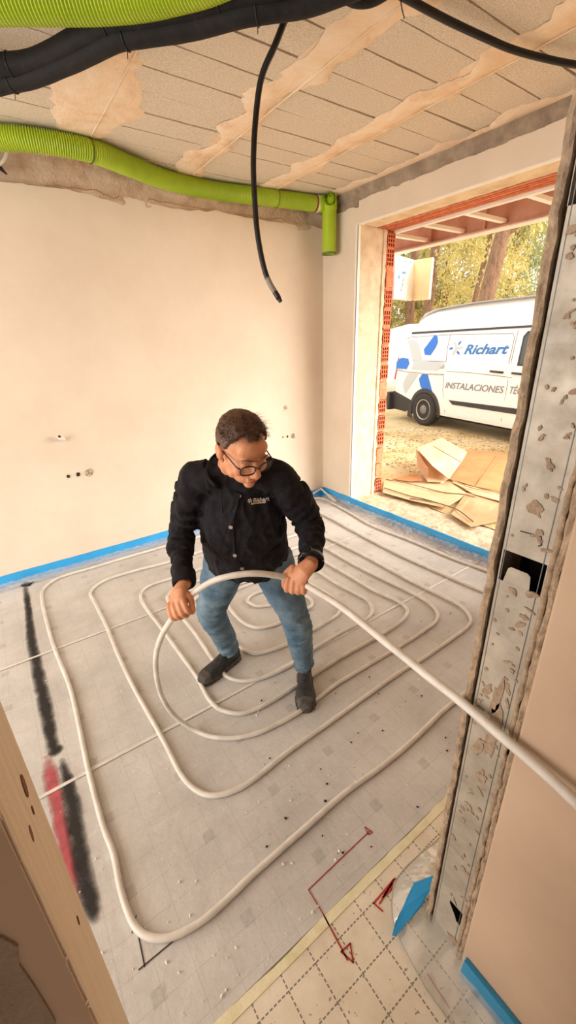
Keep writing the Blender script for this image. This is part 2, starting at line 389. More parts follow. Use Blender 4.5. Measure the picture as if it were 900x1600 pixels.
for i, x in enumerate(beams[2:-1] + [2.97]):
    mb = MB(); lo = ragged(.6, WY, x - .085, .10, .012, 10 + i, 3.2); hi = ragged(.6, WY, x + .085, .10, .012, 20 + i, 3.2)
    lo = [(a, b + .012*fbm((a*40, i, 1), 1, 3)) for a, b in lo]; hi = [(a, b + .012*fbm((a*40, i, 5), 1, 3)) for a, b in hi]
    if i == 1: lo = [(a, b - .13 * math.exp(-((a - 2.85)/.38)**2)) for a, b in lo]; hi = [(a, b + .16 * math.exp(-((a - 2.8)/.33)**2)) for a, b in hi]
    if i == 2: hi = [(a, b + .07 * math.exp(-((a - 1.5)/.3)**2)) for a, b in hi]
    k = len(lo); V = []
    for (a, b), (c, d) in zip(lo, hi):
        for t in (0, .12, .5, .88, 1):
            xx = b + (d - b)*t; z = ZC - .0035 - (.006 if .05 < t < .95 else -.004) - .003*fbm((a*6, xx*6, i), 1, 4); V.append((xx, a, z))
    mb.add(V, [(r*5+c, (r+1)*5+c, (r+1)*5+c+1, r*5+c+1) for r in range(k-1) for c in range(4)])
    mb.build('beam_plaster', M_SMEAR, ceiling, smooth=True)
# rib of a joist showing through as a fine ridge
for x in beams[3:-1]:
    mb = MB(); mb.tube([(x + .055 + .004*fbm((y*3, x, 0)), y, ZC - .011) for y in np.linspace(.8, 3.55, 60)], .0035, 5); mb.build('beam_ridge', M_SMEAR, ceiling, smooth=True)

# ------------------------------------------------------------------ back wall
mb = MB(); mb.box((-3.2, WY + .02, -.1), (OX, WY + .2, ZC + .1)); wall_back = mb.build('wall_back', M_MORTAR); tag(wall_back, kind='structure')
mb = MB(); e = ragged(-3.1, WX, 2.70, .03, .025, 4, 4.5); mb.prism([(-3.1, -.03), (WX + .01, -.03)] + e[::-1], (0, WY, 0), (1,0,0), (0,0,1), (0,1,0), .03); mb.build('plaster_coat', M_PLASTER, wall_back)
def rough_band(name, fn, nu, nv, mat, parent):
    mb = MB(); mb.grid(fn, nu, nv); return mb.build(name, mat, parent, smooth=True)
rough_band('mortar_band', lambda u, v: (-.6 + 3.6*u, WY + .018 - .022*v**2 - .016*abs(fbm((u*18, v*2.5, 2), 1, 5)) - .02*fbm((u*5, v*1.2, 6), 1, 3), 2.66 + .245*v), 190, 18, M_MORTAR, wall_back)
mb = MB()
for q in range(5):
    a = -.2 + q*.75 + .1*random.random(); mb.tube([(a + .5*t, WY - .004 + .004*fbm((t*9, q, 0)), 2.715 + .03*fbm((t*4, q, 2)) ) for t in np.linspace(0, 1, 20)], .0032, 5)
mb.build('plaster_crack_lip', simple('clay_dust', 'B98B6E', .95, vs=30), wall_back, smooth=True)
# holes left for the electrics, and the taped stub
M_HOLE = simple('hole_shade', '3A3029', .95, vs=50)
def hole(px, r, seed, mat=M_HOLE):
    c = on_y(*px, WY - .001); mb = MB(); P = [(r*(1+.3*fbm((math.cos(a), math.sin(a), seed), 1.5))*math.cos(a), r*1.15*(1+.3*fbm((math.cos(a), math.sin(a), seed+5), 1.5))*math.sin(a)) for a in np.arange(14)*2*math.pi/14]
    mb.prism(P, c, (1,0,0), (0,0,1), (0,1,0), .0005)
    R = [c + np.array([a, -.002, b]) for a, b in P]; mb2 = MB(); mb2.tube(R + [R[0]], .003, 5); mb.build('plaster_hole', mat, wall_back); mb2.build('plaster_hole_rim', M_PLASTER, wall_back, smooth=True)
for k, (px, r) in enumerate([((107, 744), .016), ((122, 741), .019), ((142, 736), .008), ((135, 739), .008), ((140, 743), .007), ((442, 683), .010), ((449, 682), .014), ((456, 679), .008), ((460, 683), .010), ((446, 635), .010), ((444, 641), .006)]): hole(px, r, k*2.3)
mb = MB()
for px, rr in (((139, 738), .032), ((458, 681), .028), ((446, 637), .022)):
    c = on_y(*px, WY); P = [c + np.array([rr*math.cos(a)*random.uniform(.7, 1.2), -.001, rr*math.sin(a)*random.uniform(.7, 1.2)]) for a in np.arange(12)*math.pi/6]
    mb.add(P + [p + np.array([0, -.0015, 0]) for p in P], [tuple(range(12, 24))] + [(i, (i+1) % 12, 12+(i+1) % 12, 12+i) for i in range(12)])
mb.build('mortar_patch', M_GREYMORTAR, wall_back)
c = on_y(100, 687, WY)
stub = empty('wall_conduit_stub', c)
mb = MB(); mb.tube(catmull([c, c + [-.012, -.03, .012], c + [-.03, -.055, .035]], 4), [.013]*5 + [.016]*4, 10); mb.build('conduit', M_WHITE, stub, smooth=True)
mb = MB(); mb.tube([c + [-.028, -.052, .032], c + [-.034, -.062, .042]], .009, 8); mb.build('conduit_mouth', M_HOLE, stub)
tag(stub, 'small white conduit stub poking out of the back wall above three holes', 'conduit')

# ------------------------------------------------------------------ window wall with the big opening
mb = MB()
mb.box((WX + .015, JY + .015, -.1), (OX - .11, WY + .2, ZC + .1)); mb.box((WX + .015, -2.5, ZH + .03), (OX - .11, JY + .02, ZC + .1)); mb.box((WX + .015, -2.5, -.1), (OX - .11, JY2, ZH + .04))
wall_win = mb.build('wall_window', M_GREYMORTAR); tag(wall_win, kind='structure')
mb = MB(); e = ragged(JY, WY, 2.775, .03, .02, 7, 6); mb.prism([(JY, -.03), (WY, -.03)] + e[::-1], (WX, 0, 0), (0,1,0), (0,0,1), (1,0,0), .02); mb.build('plaster_coat', M_PLASTER, wall_win)
mb = MB(); e = ragged(-2.4, JY, 2.815, .018, .025, 8, 5); mb.prism([(-2.4, ZH), (JY, ZH)] + e[::-1], (WX, 0, 0), (0,1,0), (0,0,1), (1,0,0), .02); mb.build('plaster_coat', M_PLASTER, wall_win)
mb = MB(); mb.box((WX, -2.4, -.03), (WX + .02, JY2, ZH)); mb.build('plaster_coat', M_PLASTER, wall_win)
rough_band('mortar_cove', lambda u, v: (WX + .014 - .05*v**2.2 - .012*abs(fbm((u*16, v*2, 3), 1, 5)), .3 + 3.3*u, 2.75 + .158*v), 170, 14, M_GREYMORTAR, wall_win)
mb = MB()
def rev(u, v): x, z = WX + .022 + (OX - .125 - WX - .022)*u, .03 + (ZH - .03)*v; return (x, JY + .004*fbm((x*8, z*8, 1), 1, 4) + .004*u, z)
mb.grid(rev, 24, 90); mb.build('reveal_coat', M_REVEAL, wall_win, smooth=True)
mb = MB(); e = ragged(.05, ZH - .01, 0, .012, .015, 3, 12)
mb.prism([(a, b + OX - .122) for a, b in e] + [(ZH, OX - .16), (.05, OX - .16)], (0, JY - .006, 0), (0,0,1), (1,0,0), (0,1,0), .02); mb.build('mortar_lip', M_REVEAL, wall_win)
mb = MB(); mb.box((WX - .004, JY - .004, .07), (WX + .030, JY + .004, ZH + .003)); mb.box((WX - .004, JY - .004, .07), (WX + .003, JY + .028, ZH)); mb.build('corner_bead', M_BEAD, wall_win, bevel=.002)
mb = MB(); mb.box((WX - .004, JY2, ZH - .004), (WX + .034, JY, ZH + .006)); mb.build('corner_bead', M_BEAD, wall_win, bevel=.002)
mb = MB(); mb.grid(lambda u, v: (WX + .03 + .20*u, JY2 + (JY-JY2)*v, ZH + .004*fbm((u*3, v*30, 3), 1, 4)), 8, 90); mb.build('head_plaster', M_REVEAL, wall_win, smooth=True)
# clay lintel with long grooves
mb = MB(); mb.box((WX + .23, JY2, ZH + .006), (OX, JY + .02, ZC)); lint = mb.build('clay_lintel', M_BRICK2, wall_win)
for k in range(5):
    mb = MB(); x = WX + .245 + k*.045; mb.box((x, JY2, ZH - .004), (x + .026, JY + .01, ZH + .008)); mb.build('lintel_rib', M_BRICK if k % 2 else M_BRICK2, lint, bevel=.002)
mb = MB(); mb.box((OX - .015, JY2 - .2, ZH - .02), (OX + .03, JY + .3, ZH + .02)); mb.build('head_flashing', M_BEAD, wall_win)
# courses of hollow brick at the outer edge of the jamb: (top px, bottom px, rows of holes)
courses = [(359, 387, 4), (389, 417, 4), (425, 450, 0), (453, 482, 4), (484, 509, 3), (512, 537, 4), (540, 565, 4), (568, 591, 3), (594, 619, 0), (621, 643, 3), (645, 668, 3), (670, 692, 3), (694, 715, 0), (717, 738, 0), (740, 769, 5)]
for (a0_, b0_, _r), (a1_, _b, _q) in zip(courses, courses[1:]):
    zt, zb_ = on_y(612, b0_, JY)[2] + .006, on_y(612, a1_, JY)[2] - .006; mb = MB(); mb.box((OX - .10, JY + .006, zb_), (OX - .004, JY + .15, zt)); mb.build('mortar_joint', M_BRICK2, wall_win)
for a, b, rows in courses:
    z1, z0 = on_y(621, a, JY)[2], on_y(610, b, JY)[2]; x0, x1 = OX - .105 + .006*random.random(), OX; y0 = JY - .004 + .01*random.random()
    if rows == 0:
        mb = MB(); mb.box((x0, y0, z0 + .004), (x1, y0 + .2, z1 - .004)); mb.build('brick', M_BRICK2, wall_win, bevel=.003); continue
    mb = MB(); cols = 3; ws = .010; cw = (x1 - x0 - ws*(cols+1)) / cols; rh = ((z1 - z0 - .006) - ws*(rows+1)) / rows
    for i in range(cols + 1): xx = x0 + i*(cw + ws); mb.box((xx, y0, z0 + .003), (xx + ws, y0 + .2, z1 - .003))
    for j in range(rows + 1): zz = z0 + .003 + j*(rh + ws); mb.box((x0, y0 + .001, zz), (x1, y0 + .2, zz + ws))
    br = mb.build('brick', M_BRICK, wall_win)
mb = MB(); mb.box((OX - .10, JY + .14, .03), (OX - .008, JY + .19, ZH)); mb.build('joint_mortar', M_BRICK2, wall_win)
mb = MB(); mb.box((OX - .11, JY + .2, -.1), (OX, WY + .6, ZC + .1)); mb.box((OX - .11, -2.5, -.1), (OX, JY2, ZC)); mb.build('outer_leaf', M_BRICK2, wall_win)

# ------------------------------------------------------------------ cut end of the partition beside the camera
n = NT('board_edge'); n.col(n.ramp(n.noise(40, 6, .7), [(.3, '84705C'), (.55, 'AE967C'), (.75, 'C7AE92')])); n.bump(n.noise(120, 5, .7), .8, .006); n.set(.95); M_BEDGE = n.mat
n = NT('hall_plaster'); n.col(n.ramp(n.noise(3, 5), [(.3, 'B79C84'), (.7, 'C6AB92')])); n.bump(n.noise(160, 2), .06, .003); n.set(.85); M_HALL = n.mat
n = NT('galvanised_steel'); n.col(n.ramp(n.noise(9, 6, .65), [(.3, '8C8274'), (.7, 'B9AD9C')])); n.bump(n.noise(60, 3), .08, .004); n.set(n.ramp(n.noise(25, 4), [(.3, (.38,)*3+(1,)), (.7, (.62,)*3+(1,))]), .18); M_STEEL = n.mat
mb = MB(); mb.box((SX + .012, SY0 + .002, -.03), (WX, SY0 + .016, ZC)); mb.box((SX + .3, SY0 + .016, -.03), (WX, SY1 - .016, ZC)); wall_right = mb.build('wall_right', M_HALL); tag(wall_right, kind='structure')
def edgeboard(y0, y1, seed, x_in):
    mb = MB()
    def fn(u, v):
        z = -.03 + (ZC + .03)*u; a = v*3
        j = .0045*fbm((z*14, seed, 0), 1, 4)
        if a <= 1: return (SX + x_in + .25 - .25*a, y1 + j, z)
        if a <= 2: return (SX + x_in - .002*math.sin((a-1)*math.pi) + .0035*fbm((z*22, seed+9, a*2), 1, 4), y1 + (y0 - y1)*(a-1) + j, z)
        return (SX + x_in + .25*(a-2), y0 + j*.6, z)
    mb.grid(fn, 320, 9); return mb
edgeboard(SY1 - .014, SY1, 1, -.002).build('plasterboard', M_BEDGE, wall_right, smooth=False)
edgeboard(SY0, SY0 + .013, 5, .0).build('plasterboard', M_BEDGE, wall_right, smooth=False)
mb = MB(); e = [(z, .006*fbm((z*20, 2, 2), 1, 4)) for z in np.linspace(0, ZC, 300)]
mb.tube([(SX + .002 + b*.4, SY0 + .018 + b, z) for z, b in e], [.0055*(1+.5*fbm((z*30, 1, 7), 1, 3)) for z, b in e], 7); mb.build('mortar_ridge', M_BEDGE, wall_right, smooth=True)
# face of the hall wall running back past the camera
mb = MB(); mb.box((SX - .006, -2.5, -.03), (SX + .012, SY0 + .001, ZC)); mb.build('hall_face', M_HALL, wall_right, bevel=.006, bseg=3)
stud = empty('metal_stud', (SX, .3, 0)); stud.parent = wall_right
y0, y1 = SY0 + .020, SY1 - .018; t = .0012; xs = SX + .004
slots = [(.145, .205, y0 + .008, .304, 'L'), (1.272, 1.338, .262, .341, 'tab'), (1.885, 1.955, .27, y1, ''), (2.5, 2.56, .27, .34, '')]
mb = MB(); z = -.01
for a, b, c, d, kind in slots:
    mb.box((xs, y0, z), (xs + t, y1, a)); z = b
    if kind == 'L':
        mb.box((xs, y0, a), (xs + t, c, b)); mb.box((xs, d, a), (xs + t, y1, b))
        mb.add([(xs, c + .012, a), (xs, d, a), (xs, d, b - .013), (xs, c + .02, a + .018)], [(0, 1, 2, 3)])
    else:
        mb.box((xs, y0, a), (xs + t, c, b)); mb.box((xs, d, a), (xs + t, y1, b))
mb.box((xs, y0, z), (xs + t, y1, ZC)); mb.build('web', M_STEEL, stud)
a, b = 1.272, 1.338
mb = MB(); mb.prism([(.282, a), (.332, a), (.327, a + .030), (.322, a + .035), (.291, a + .035), (.285, a + .030)], (xs + .0002, 0, 0), (0,1,0), (0,0,1), (1,0,0), .0012); mb.build('folded_tab', M_STEEL, stud)
for yy in (y0, y1 - .0012):
    mb = MB(); mb.box((xs, yy, 0), (xs + .045, yy + .0012, ZC)); mb.build('flange', M_STEEL, stud)
mb = MB(); mb.box((xs - .0005, y1 - .0075, 0), (xs + .0006, y1 - .0062, ZC)); mb.box((xs - .0008, y0 + .012, 0), (xs + .0006, y0 + .0135, ZC)); mb.build('fold_line', simple('steel_fold', '6F6D68', .5, .5), stud)
mb = MB(); mb.tube([(xs - .0006, .318, 1.385), (xs - .0006, .282, 1.387), (xs - .0006, .279, 1.372), (xs - .0006, .283, 1.368)], .0014, 6); mb.tube([(xs - .0006, .296, .232), (xs - .0006, .284, .213)], .0012, 6); mb.build('pressed_mark', simple('pressed_steel_shade', '55524E', .6, .4), stud, smooth=True)
mb = MB(); mb.box((SX + .10, SY0 + .016, 0), (SX + .104, SY1 - .016, ZC)); mb.build('cavity_shade_sheet', simple('cavity_shade_black', '181512', 1), stud)  # black sheet added so the slots read as deep shade
M_SPLAT = simple('plaster_splat', 'A8917A', .95, vs=60, c2='8C755F', bs=200, bst=.5)
mb = MB()
def splat(y, z, ry, rz, rot, s):
    P = []
    for a in np.arange(16)*math.pi/8:
        r = 1 + .55*fbm((math.cos(a)*1.3, math.sin(a)*1.3, s), 1, 3); p, q = ry*r*math.cos(a), rz*r*math.sin(a)
        P.append((min(max(y + p*math.cos(rot) - q*math.sin(rot), y0 + .001), y1 - .001), z + p*math.sin(rot) + q*math.cos(rot)))
    mb.prism(P, (xs - .0014 - .0011*((s*7.31) % 1), 0, 0), (0,1,0), (0,0,1), (1,0,0), .0024)
for k in range(150):
    z = .1 + 1.95*random.random()**.6
    if any(a - .012 < z < b + .012 for a, b, *_ in slots): continue
    big = random.random() < .35; splat(random.uniform(y0 + .012, y1 - .012), z, random.uniform(.004, .013) if big else random.uniform(.002, .005), random.uniform(.002, .006), random.uniform(-1, 1.4), k*1.7)
for px, py, ry, rz, ro in ((775, 1090, .010, .05, .1), (768, 1150, .016, .06, .0), (760, 1080, .007, .02, .3), (745, 1170, .010, .03, .2), (835, 795, .012, .012, .3), (800, 925, .009, .006, .6), (828, 930, .012, .006, -.4), (752, 1215, .012, .02, .1), (730, 1260, .010, .008, .3), (707, 1470, .02, .012, .2), (775, 1120, .014, .03, 0)):
    q = on_x(px, py, SX); splat(q[1], q[2], ry, rz, ro, px*.1)
o = mb.build('plaster_splats', M_SPLAT, stud); o['kind'] = 'stuff'
# hall wall on the other side of the doorway, and its timber
mb = MB(); mb.box((-1.6, SY0 - .004, -.03), (DX - .036, SY1, ZC)); mb.box((-.2, SY0 - .006, -.03), (DX - .0015, SY0 - .0015, ZC)); wall_left = mb.build('wall_left', M_HALL); tag(wall_left, kind='structure')
mb = MB(); q = [on_y(x, y, SY0 - .009) for x, y in [(-60, 1440), (0, 1466), (28, 1482), (30, 1510), (55, 1545), (88, 1600), (60, 1690), (-60, 1600)]]; mb.prism([(p[0], p[2]) for p in q], (0, SY0 - .0085, 0), (1,0,0), (0,0,1), (0,1,0), .003); mb.build('mortar_patch', M_GREYMORTAR, wall_left)
n = NT('rough_sawn_pine')
g = n.noise(3.0, 6, .6, vec=n.map((60, 22, .9)), dist=1.2); g2 = n.noise(1.2, 4, .6, vec=n.map((9, 9, .8)))
n.col(n.mix(n.math('MULTIPLY', g2, .5), n.ramp(g, [(.25, 'E2C49E'), (.5, 'F0DCC0'), (.75, 'F7E8D4')]), lin('EAD0AC'))); n.bump(n.math('ADD', g, n.noise(220, 3)), .35, .004); n.set(.75); M_PINE = n.mat
timber = empty('door_timber', (DX, .3, 0))
mb = MB(); NZ = 160
R = []
for i in range(NZ + 1):
    z = 2.05 * i / NZ; j = .003*fbm((z*16, 3, 1), 1, 4); e = .0035*max(0, fbm((z*30, 8, 1), 1, 4))
    R.append([(DX, .2355 - e*.3 + j*.3, z), (DX + .001, .239 + j*.3, z), (DX, .300, z), (DX - .001, .365, z), (DX - .004, .369, z), (DX - .034, .369, z), (DX - .034, .2365, z)])
mb.rings(R); mb.build('board', M_PINE, timber)
M_KNOT = simple('pine_knot', '6B3F22', .8, vs=90, c2='8C5A30')
for px, py, r in ((38, 1228, .0075), (48, 1303, .005), (51, 1266, .003), (122, 1438, .0035)):
    q = on_x(px, py, DX); mb = MB(); mb.prism([(r*(1+.2*fbm((a, px, 0)))*math.cos(a), r*1.5*math.sin(a)) for a in np.arange(14)*math.pi/7], q + [-.001, 0, 0], (0,1,0), (0,0,1), (1,0,0), .0016); mb.build('knot', M_KNOT, timber)
mb = MB()
for k in range(26):
    z = random.uniform(.2, 1.5); y = random.choice([.232, .233]); a = np.array([DX, y, z]); mb.tube([a, a + [random.uniform(-.003, .004), -random.uniform(.002, .006), random.uniform(-.012, .012)]], [.0009, .0002], 4)
mb.build('splinters', M_PINE, timber)['kind'] = 'stuff'
tag(timber, 'rough sawn pine timber board upright at the left of the doorway', 'timber')
# unseen hall behind the camera; end wall added to dim it, with a daylight doorway
mb = MB(); mb.box((-1.65, -2.5, -.03), (-1.55, SY1, ZC)); mb.box((-1.65, -2.6, -.03), (-.75, -2.5, ZC)); mb.box((.1, -2.6, -.03), (SX + .1, -2.5, ZC)); mb.box((-.75, -2.6, 2.1), (.1, -2.5, ZC)); tag(mb.build('wall_hall_unseen', M_HALL), kind='structure')

# ------------------------------------------------------------------ blue edge insulation and its film skirts
def strip(name, a, b, nrm, h, th, mat, label, wob=.004, z0=0.0):
    a, b, nrm = np.array(a, float), np.array(b, float), unit(nrm); mb = MB(); k = int(np.linalg.norm(b - a) / .05); R = []
    for i in range(k + 1):
        p = a + (b - a)*i/k; lean = .012 + wob*fbm((i*.3, a[0], 1)); top = h*(1 + .04*fbm((i*.25, a[1], 5)))
        R.append([p + nrm*(th + lean) + [0,0,z0], p + nrm*(th + .002) + [0,0,top], p + nrm*.001 + [0,0,top], p + nrm*.001 + [0,0,z0]])
    mb.rings(R); o = mb.build(name, mat, None, bevel=.0015); return tag(o, label, 'edge strip', 'blue perimeter edge strips')
strip('edge_strip', (-1.6, WY, .0), (WX - .02, WY, 0), (0, -1, 0), .091, .009, M_BLUE, 'long blue foam edge strip along the foot of the back wall', z0=.001)
strip('edge_strip', (WX, WY - .02, 0), (WX, JY2, 0), (-1, 0, 0), .106, .009, M_BLUE, 'blue foam edge strip across the foot of the window opening', z0=.001)
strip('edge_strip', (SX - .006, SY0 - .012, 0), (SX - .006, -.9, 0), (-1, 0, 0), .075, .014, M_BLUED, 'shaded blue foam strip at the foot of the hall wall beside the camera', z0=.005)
def film(name, fn, nu, nv, label):
    mb = MB(); mb.grid(fn, nu, nv); return tag(mb.build(name, M_FILM, None, smooth=True), label, 'plastic film', 'clear film skirts')
def wr(u, v, s, a): return a*abs(fbm((u, v, s), 1, 5))
film('plastic_film', lambda u, v: (-.6 + 3.5*u, WY - .018 - .075*v*(1 + .5*fbm((u*14, 0, 1))), .004 + .028*(1-v)**2 + wr(u*60, v*3, 2, .014)), 260, 10, 'crinkled clear film skirt lying along the back wall strip')
film('plastic_film', lambda u, v: (WX - .022 - .17*v*(.75 + .45*fbm((u*9, 0, 4))), JY2 + .2 + (WY - JY2 - .3)*u, .004 + .045*(1-v)**2 + wr(u*45, v*4, 6, .028)), 240, 16, 'crinkled clear film skirt lying along the window strip')
# bunched white film in the corner
mb = MB(); cpt = np.array([WX - .05, WY - .05, .0])
mb.tube(catmull([cpt + [-.02, 0, .11], cpt + [-.01, -.06, .08], cpt + [.0, -.16, .04], cpt + [-.02, -.27, .02]], 6), [.012]*10 + [.02]*9, 7, side=(1,0,0)); mb.tube(catmull([cpt + [.02, .02, .10], cpt + [-.12, .01, .07], cpt + [-.22, .0, .05], cpt + [-.33, .0, .03]], 6), .012, 7)
n = NT('bunched_film'); n.col('E6E1DA'); n.bump(n.noise(90, 5), .8, .01); n.set(.3, alpha=.75); tag(mb.build('bunched_film', n.mat, None, smooth=True), 'twisted bunch of whitish film in the far floor corner', 'plastic film')
# torn blue piece and clear film curling out of the partition foot
P = [(97, 783), (105, 745), (120, 690), (165, 600), (200, 520), (245, 425), (375, 375), (385, 440), (325, 520), (300, 580), (190, 700), (130, 775)]
P = [(590 + a/4.286, 1280 + b/4.286) for a, b in P]
V = []
for (x, y) in P:
    q = on_z(x, y, .03); V.append(q)
bl = MB(); nn = len(V); V = np.array(V); hgt = np.interp(np.arange(nn), [0, 5, 7, 11], [0, .05, .05, 0]); V2 = [EYE + (v - EYE)*(H - .03 - h_)/(H - .03) for v, h_ in zip(V, hgt)]
bl.add(V2 + [v + np.array([.004, .003, -.009]) for v in V2], [tuple(range(nn)), tuple(range(2*nn-1, nn-1, -1))] + [(i, (i+1) % nn, nn+(i+1) % nn, nn+i) for i in range(nn)])
tag(bl.build('torn_edge_strip', M_BLUE), 'torn end of blue foam strip folded out at the partition foot', 'edge strip', 'blue perimeter edge strips')
outer = [(700, 1296), (675, 1320), (650, 1340), (628, 1362), (616, 1385), (612, 1410), (614, 1440), (622, 1462), (640, 1500), (665, 1545), (690, 1580), (720, 1625), (760, 1690)]
inner = [(704, 1330), (700, 1345), (695, 1360), (690, 1380), (684, 1395), (680, 1405), (678, 1415), (684, 1432), (700, 1470), (722, 1500), (745, 1540), (780, 1590), (820, 1650)]
Po = catmull([on_z(*p, .008) for p in outer], 6); Pi = catmull([on_z(*p, .02) for p in inner], 6)
def skirt(u, v):
    i = u*(len(Po)-1); k = min(int(i), len(Po)-2); t_ = i - k; a = Po[k]*(1-t_) + Po[k+1]*t_; b = Pi[k]*(1-t_) + Pi[k+1]*t_
    p = b + (a - b)*v; return (p[0], p[1], .007 + .03*(1-v)**1.5 + .045*math.sin(math.pi*v)*max(0, 1 - abs(u - .38)*3) + wr(u*12, v*2, 3, .008))
film('plastic_film', skirt, 90, 12, 'clear film sheet bulging from the partition foot over the cream panel')
mb = MB(); mb.tube([np.array(skirt(u, 1.0)) + [0, 0, .001] for u in np.linspace(0, 1, 70)], .0022, 6); n = NT('film_hem'); n.col('B9B4AA'); n.set(.3, alpha=.55); mb.build('film_hem', n.mat, bpy.data.objects['plastic_film.002'], smooth=True)

# ------------------------------------------------------------------ underfloor heating pipe
PR = .0112
def fp(L): return [np.minimum(on_z(x, y, PR + .001), [WX - .06, WY - .05, 9]) for x, y in L]
A_ = fp([(762,892),(707,872),(641,844),(583,822),(550,803),(523,788),(507,780),(487,778),(455,786),(400,808),(330,833),(263,852),(190,873),(140,888),(105,898),(83,907),(68,920),(65,932),(70,960),(83,1007),(103,1057),(113,1087),(125,1140),(138,1203),(160,1287),(177,1333),(188,1387),(203,1433),(220,1457),(243,1466),(273,1462),(317,1438),(357,1403),(393,1368),(430,1335),(485,1286),(540,1238),(597,1197),(647,1155),(693,1110),(727,1083)])
W2 = fp([(756,924),(683,893),(617,863),(550,828),(510,806)])
d1 = unit(A_[0] - A_[2]); start = [A_[0] + d1*.9, A_[0] + d1*.45]
xw = W2[0][0] + .03
turn = [np.array([xw - .35, A_[-1][1] + .01, PR]), np.array([xw - .12, A_[-1][1] + .04, PR]), np.array([xw, A_[-1][1] + .16, PR]), np.array([xw + .01, A_[-1][1] + .4, PR])]
B_ = fp([(484,796),(455,806),(400,828),(330,856),(263,878),(217,890),(173,903),(150,915),(141,927),(147,940),(167,980),(183,1020),(207,1070),(233,1117),(257,1160),(283,1210),(307,1235),(333,1243),(367,1235),(400,1215),(447,1177),(480,1153),(513,1130),(580,1082),(630,1047),(660,1030),(710,995),(727,983),(736,970),(730,957),(717,945),(683,928),(637,905),(567,867),(507,838)])
C_ = fp([(484,831),(455,838),(400,858),(330,883),(270,903),(240,912),(223,922),(220,935),(230,953),(253,983),(280,1020),(307,1057),(323,1087),(335,1102),(347,1110),(373,1115),(400,1108),(430,1092),(457,1075),(487,1056),(540,1023),(590,995),(620,976),(634,962),(635,950),(617,937),(583,922),(550,902),(503,875)])
D_ = fp([(484,866),(455,868),(400,882),(330,902),(290,913),(273,920),(262,930),(264,941),(287,968),(307,993),(327,1023),(347,1050),(360,1060),(383,1064),(413,1058),(453,1040),(487,1016),(533,988),(563,973),(578,962),(581,950),(573,937),(557,928),(523,910),(500,895)])
E_ = fp([(484,888),(455,890),(400,905),(340,922),(310,932),(303,942),(317,957),(338,978),(360,1000),(377,1013),(397,1021),(420,1017),(447,1007),(482,988),(513,970),(529,958),(530,946),(517,932),(485,912)])
F_ = fp([(470,908),(440,904),(403,909),(368,922),(355,933),(357,947),(373,967),(390,978),(407,981),(427,977),(443,970),(460,962),(477,953),(487,945),(485,936),(473,930)])
G_ = fp([(450,925),(417,923),(397,928),(387,936),(390,942),(403,947),(427,945)])
S1 = start[:1] + start[1:] + A_ + turn + W2 + B_ + C_ + D_ + E_ + F_ + G_
W4 = fp([(360,889),(400,876),(455,858),(484,850),(508,856),(550,880),(593,902),(637,923),(667,940),(683,957),(680,972),(663,985),(633,1005),(557,1050),(520,1073),(495,1092),(463,1115),(430,1133),(397,1147),(363,1153),(330,1151),(307,1142)])
HR_T, HL_T = 1.47, 1.49            # optical depth of the two gripping hands
tf = np.linalg.norm(W4[-1] - EYE) / np.linalg.norm(ray(307, 1142))
lift = [(280,1125,.96),(262,1105,.88),(250,1080,.76),(244,1050,.58),(244,1022,.42),(253,993,.22),(268,968,.06)]
LIFT = [at(x, y, HR_T + (tf - HR_T)*k) for x, y, k in lift]
LIFT[0][2] = max(LIFT[0][2], PR + .004)
GRIP_R = at(283, 948, HR_T); GRIP_L = at(465, 908, HL_T)
ARC = [at(300,929,HR_T), at(330,909,1.44), at(360,900,1.42), at(395,896,1.42), at(430,899,1.45)]
TAIL = []
for x, y in [(500,927),(540,953),(600,1001),(660,1049),(720,1096),(780,1147),(840,1198),(900,1253),(960,1310),(1060,1400)]:
    k = (x - 465) / (720 - 465); TAIL.append(at(x, y, 1 / ((1-k)/HL_T + k/.945)))
S2 = W4 + LIFT + [GRIP_R] + ARC + [GRIP_L] + TAIL
n = NT('pipe_sheath')
n.col(n.ramp(n.noise(14, 4), [(.3, 'CCC5BB'), (.7, 'E0DAD1')])); n.bump(n.noise(55, 3), .25, .006); n.set(.45, spec=.4); M_PIPE = n.mat
mb = MB()
for S in (S1, S2):
    P = catmull(S, 5); Q = [P[0]]
    for p in P[1:]:
        if np.linalg.norm(p - Q[-1]) > .006: Q.append(p)
    mb.tube(Q, [PR*(1 + .06*fbm((i*.35, 2, len(S)), 1, 2)) for i in range(len(Q))], 10)
pipe = mb.build('heating_pipe', M_PIPE, None, smooth=True)
tag(pipe, 'cream plastic heating pipe laid in a spiral on the floor and lifted in a loop', 'pipe')

# ------------------------------------------------------------------ ducts and cables under the ceiling
def duct(name, pts, r, pitch, mat, label, cat, amp=.0042, seg=20, group=None, parent=None):
    P = catmull(pts, 12); L = [0]
    for a, b in zip(P, P[1:]): L.append(L[-1] + np.linalg.norm(b - a))
    s_ = np.arange(0, L[-1], pitch / 4); Pa = np.array(P); Q = np.stack([np.interp(s_, L, Pa[:, i]) for i in range(3)], 1)
    mb = MB(); mb.tube(list(Q), [r + amp*(1 if i % 4 in (0, 1) else -1) for i in range(len(Q))], seg); o = mb.build(name, mat, parent, smooth=True)
    if parent is None: tag(o, label, cat, group)
    return o, Q
n = NT('green_duct'); n.col(n.ramp(n.noise(5, 3), [(.3, '9DBB1A'), (.7, 'B4CE2E')])); n.set(.42, spec=.5); M_GREEN = n.mat
zc = ZC - .068
g1 = [on_z(x, y, zc) for x, y in [(-160,212),(-80,213),(0,215),(60,220),(140,235),(200,258),(260,281),(330,297),(400,306),(470,315),(494,318)]]
d1o, Q1 = duct('ventilation_duct', g1, .058, .0128, M_GREEN, None, None, parent=(dr := empty('ventilation_duct', g1[2]))); d1o.name = 'hose'; dr.name = 'ventilation_duct'
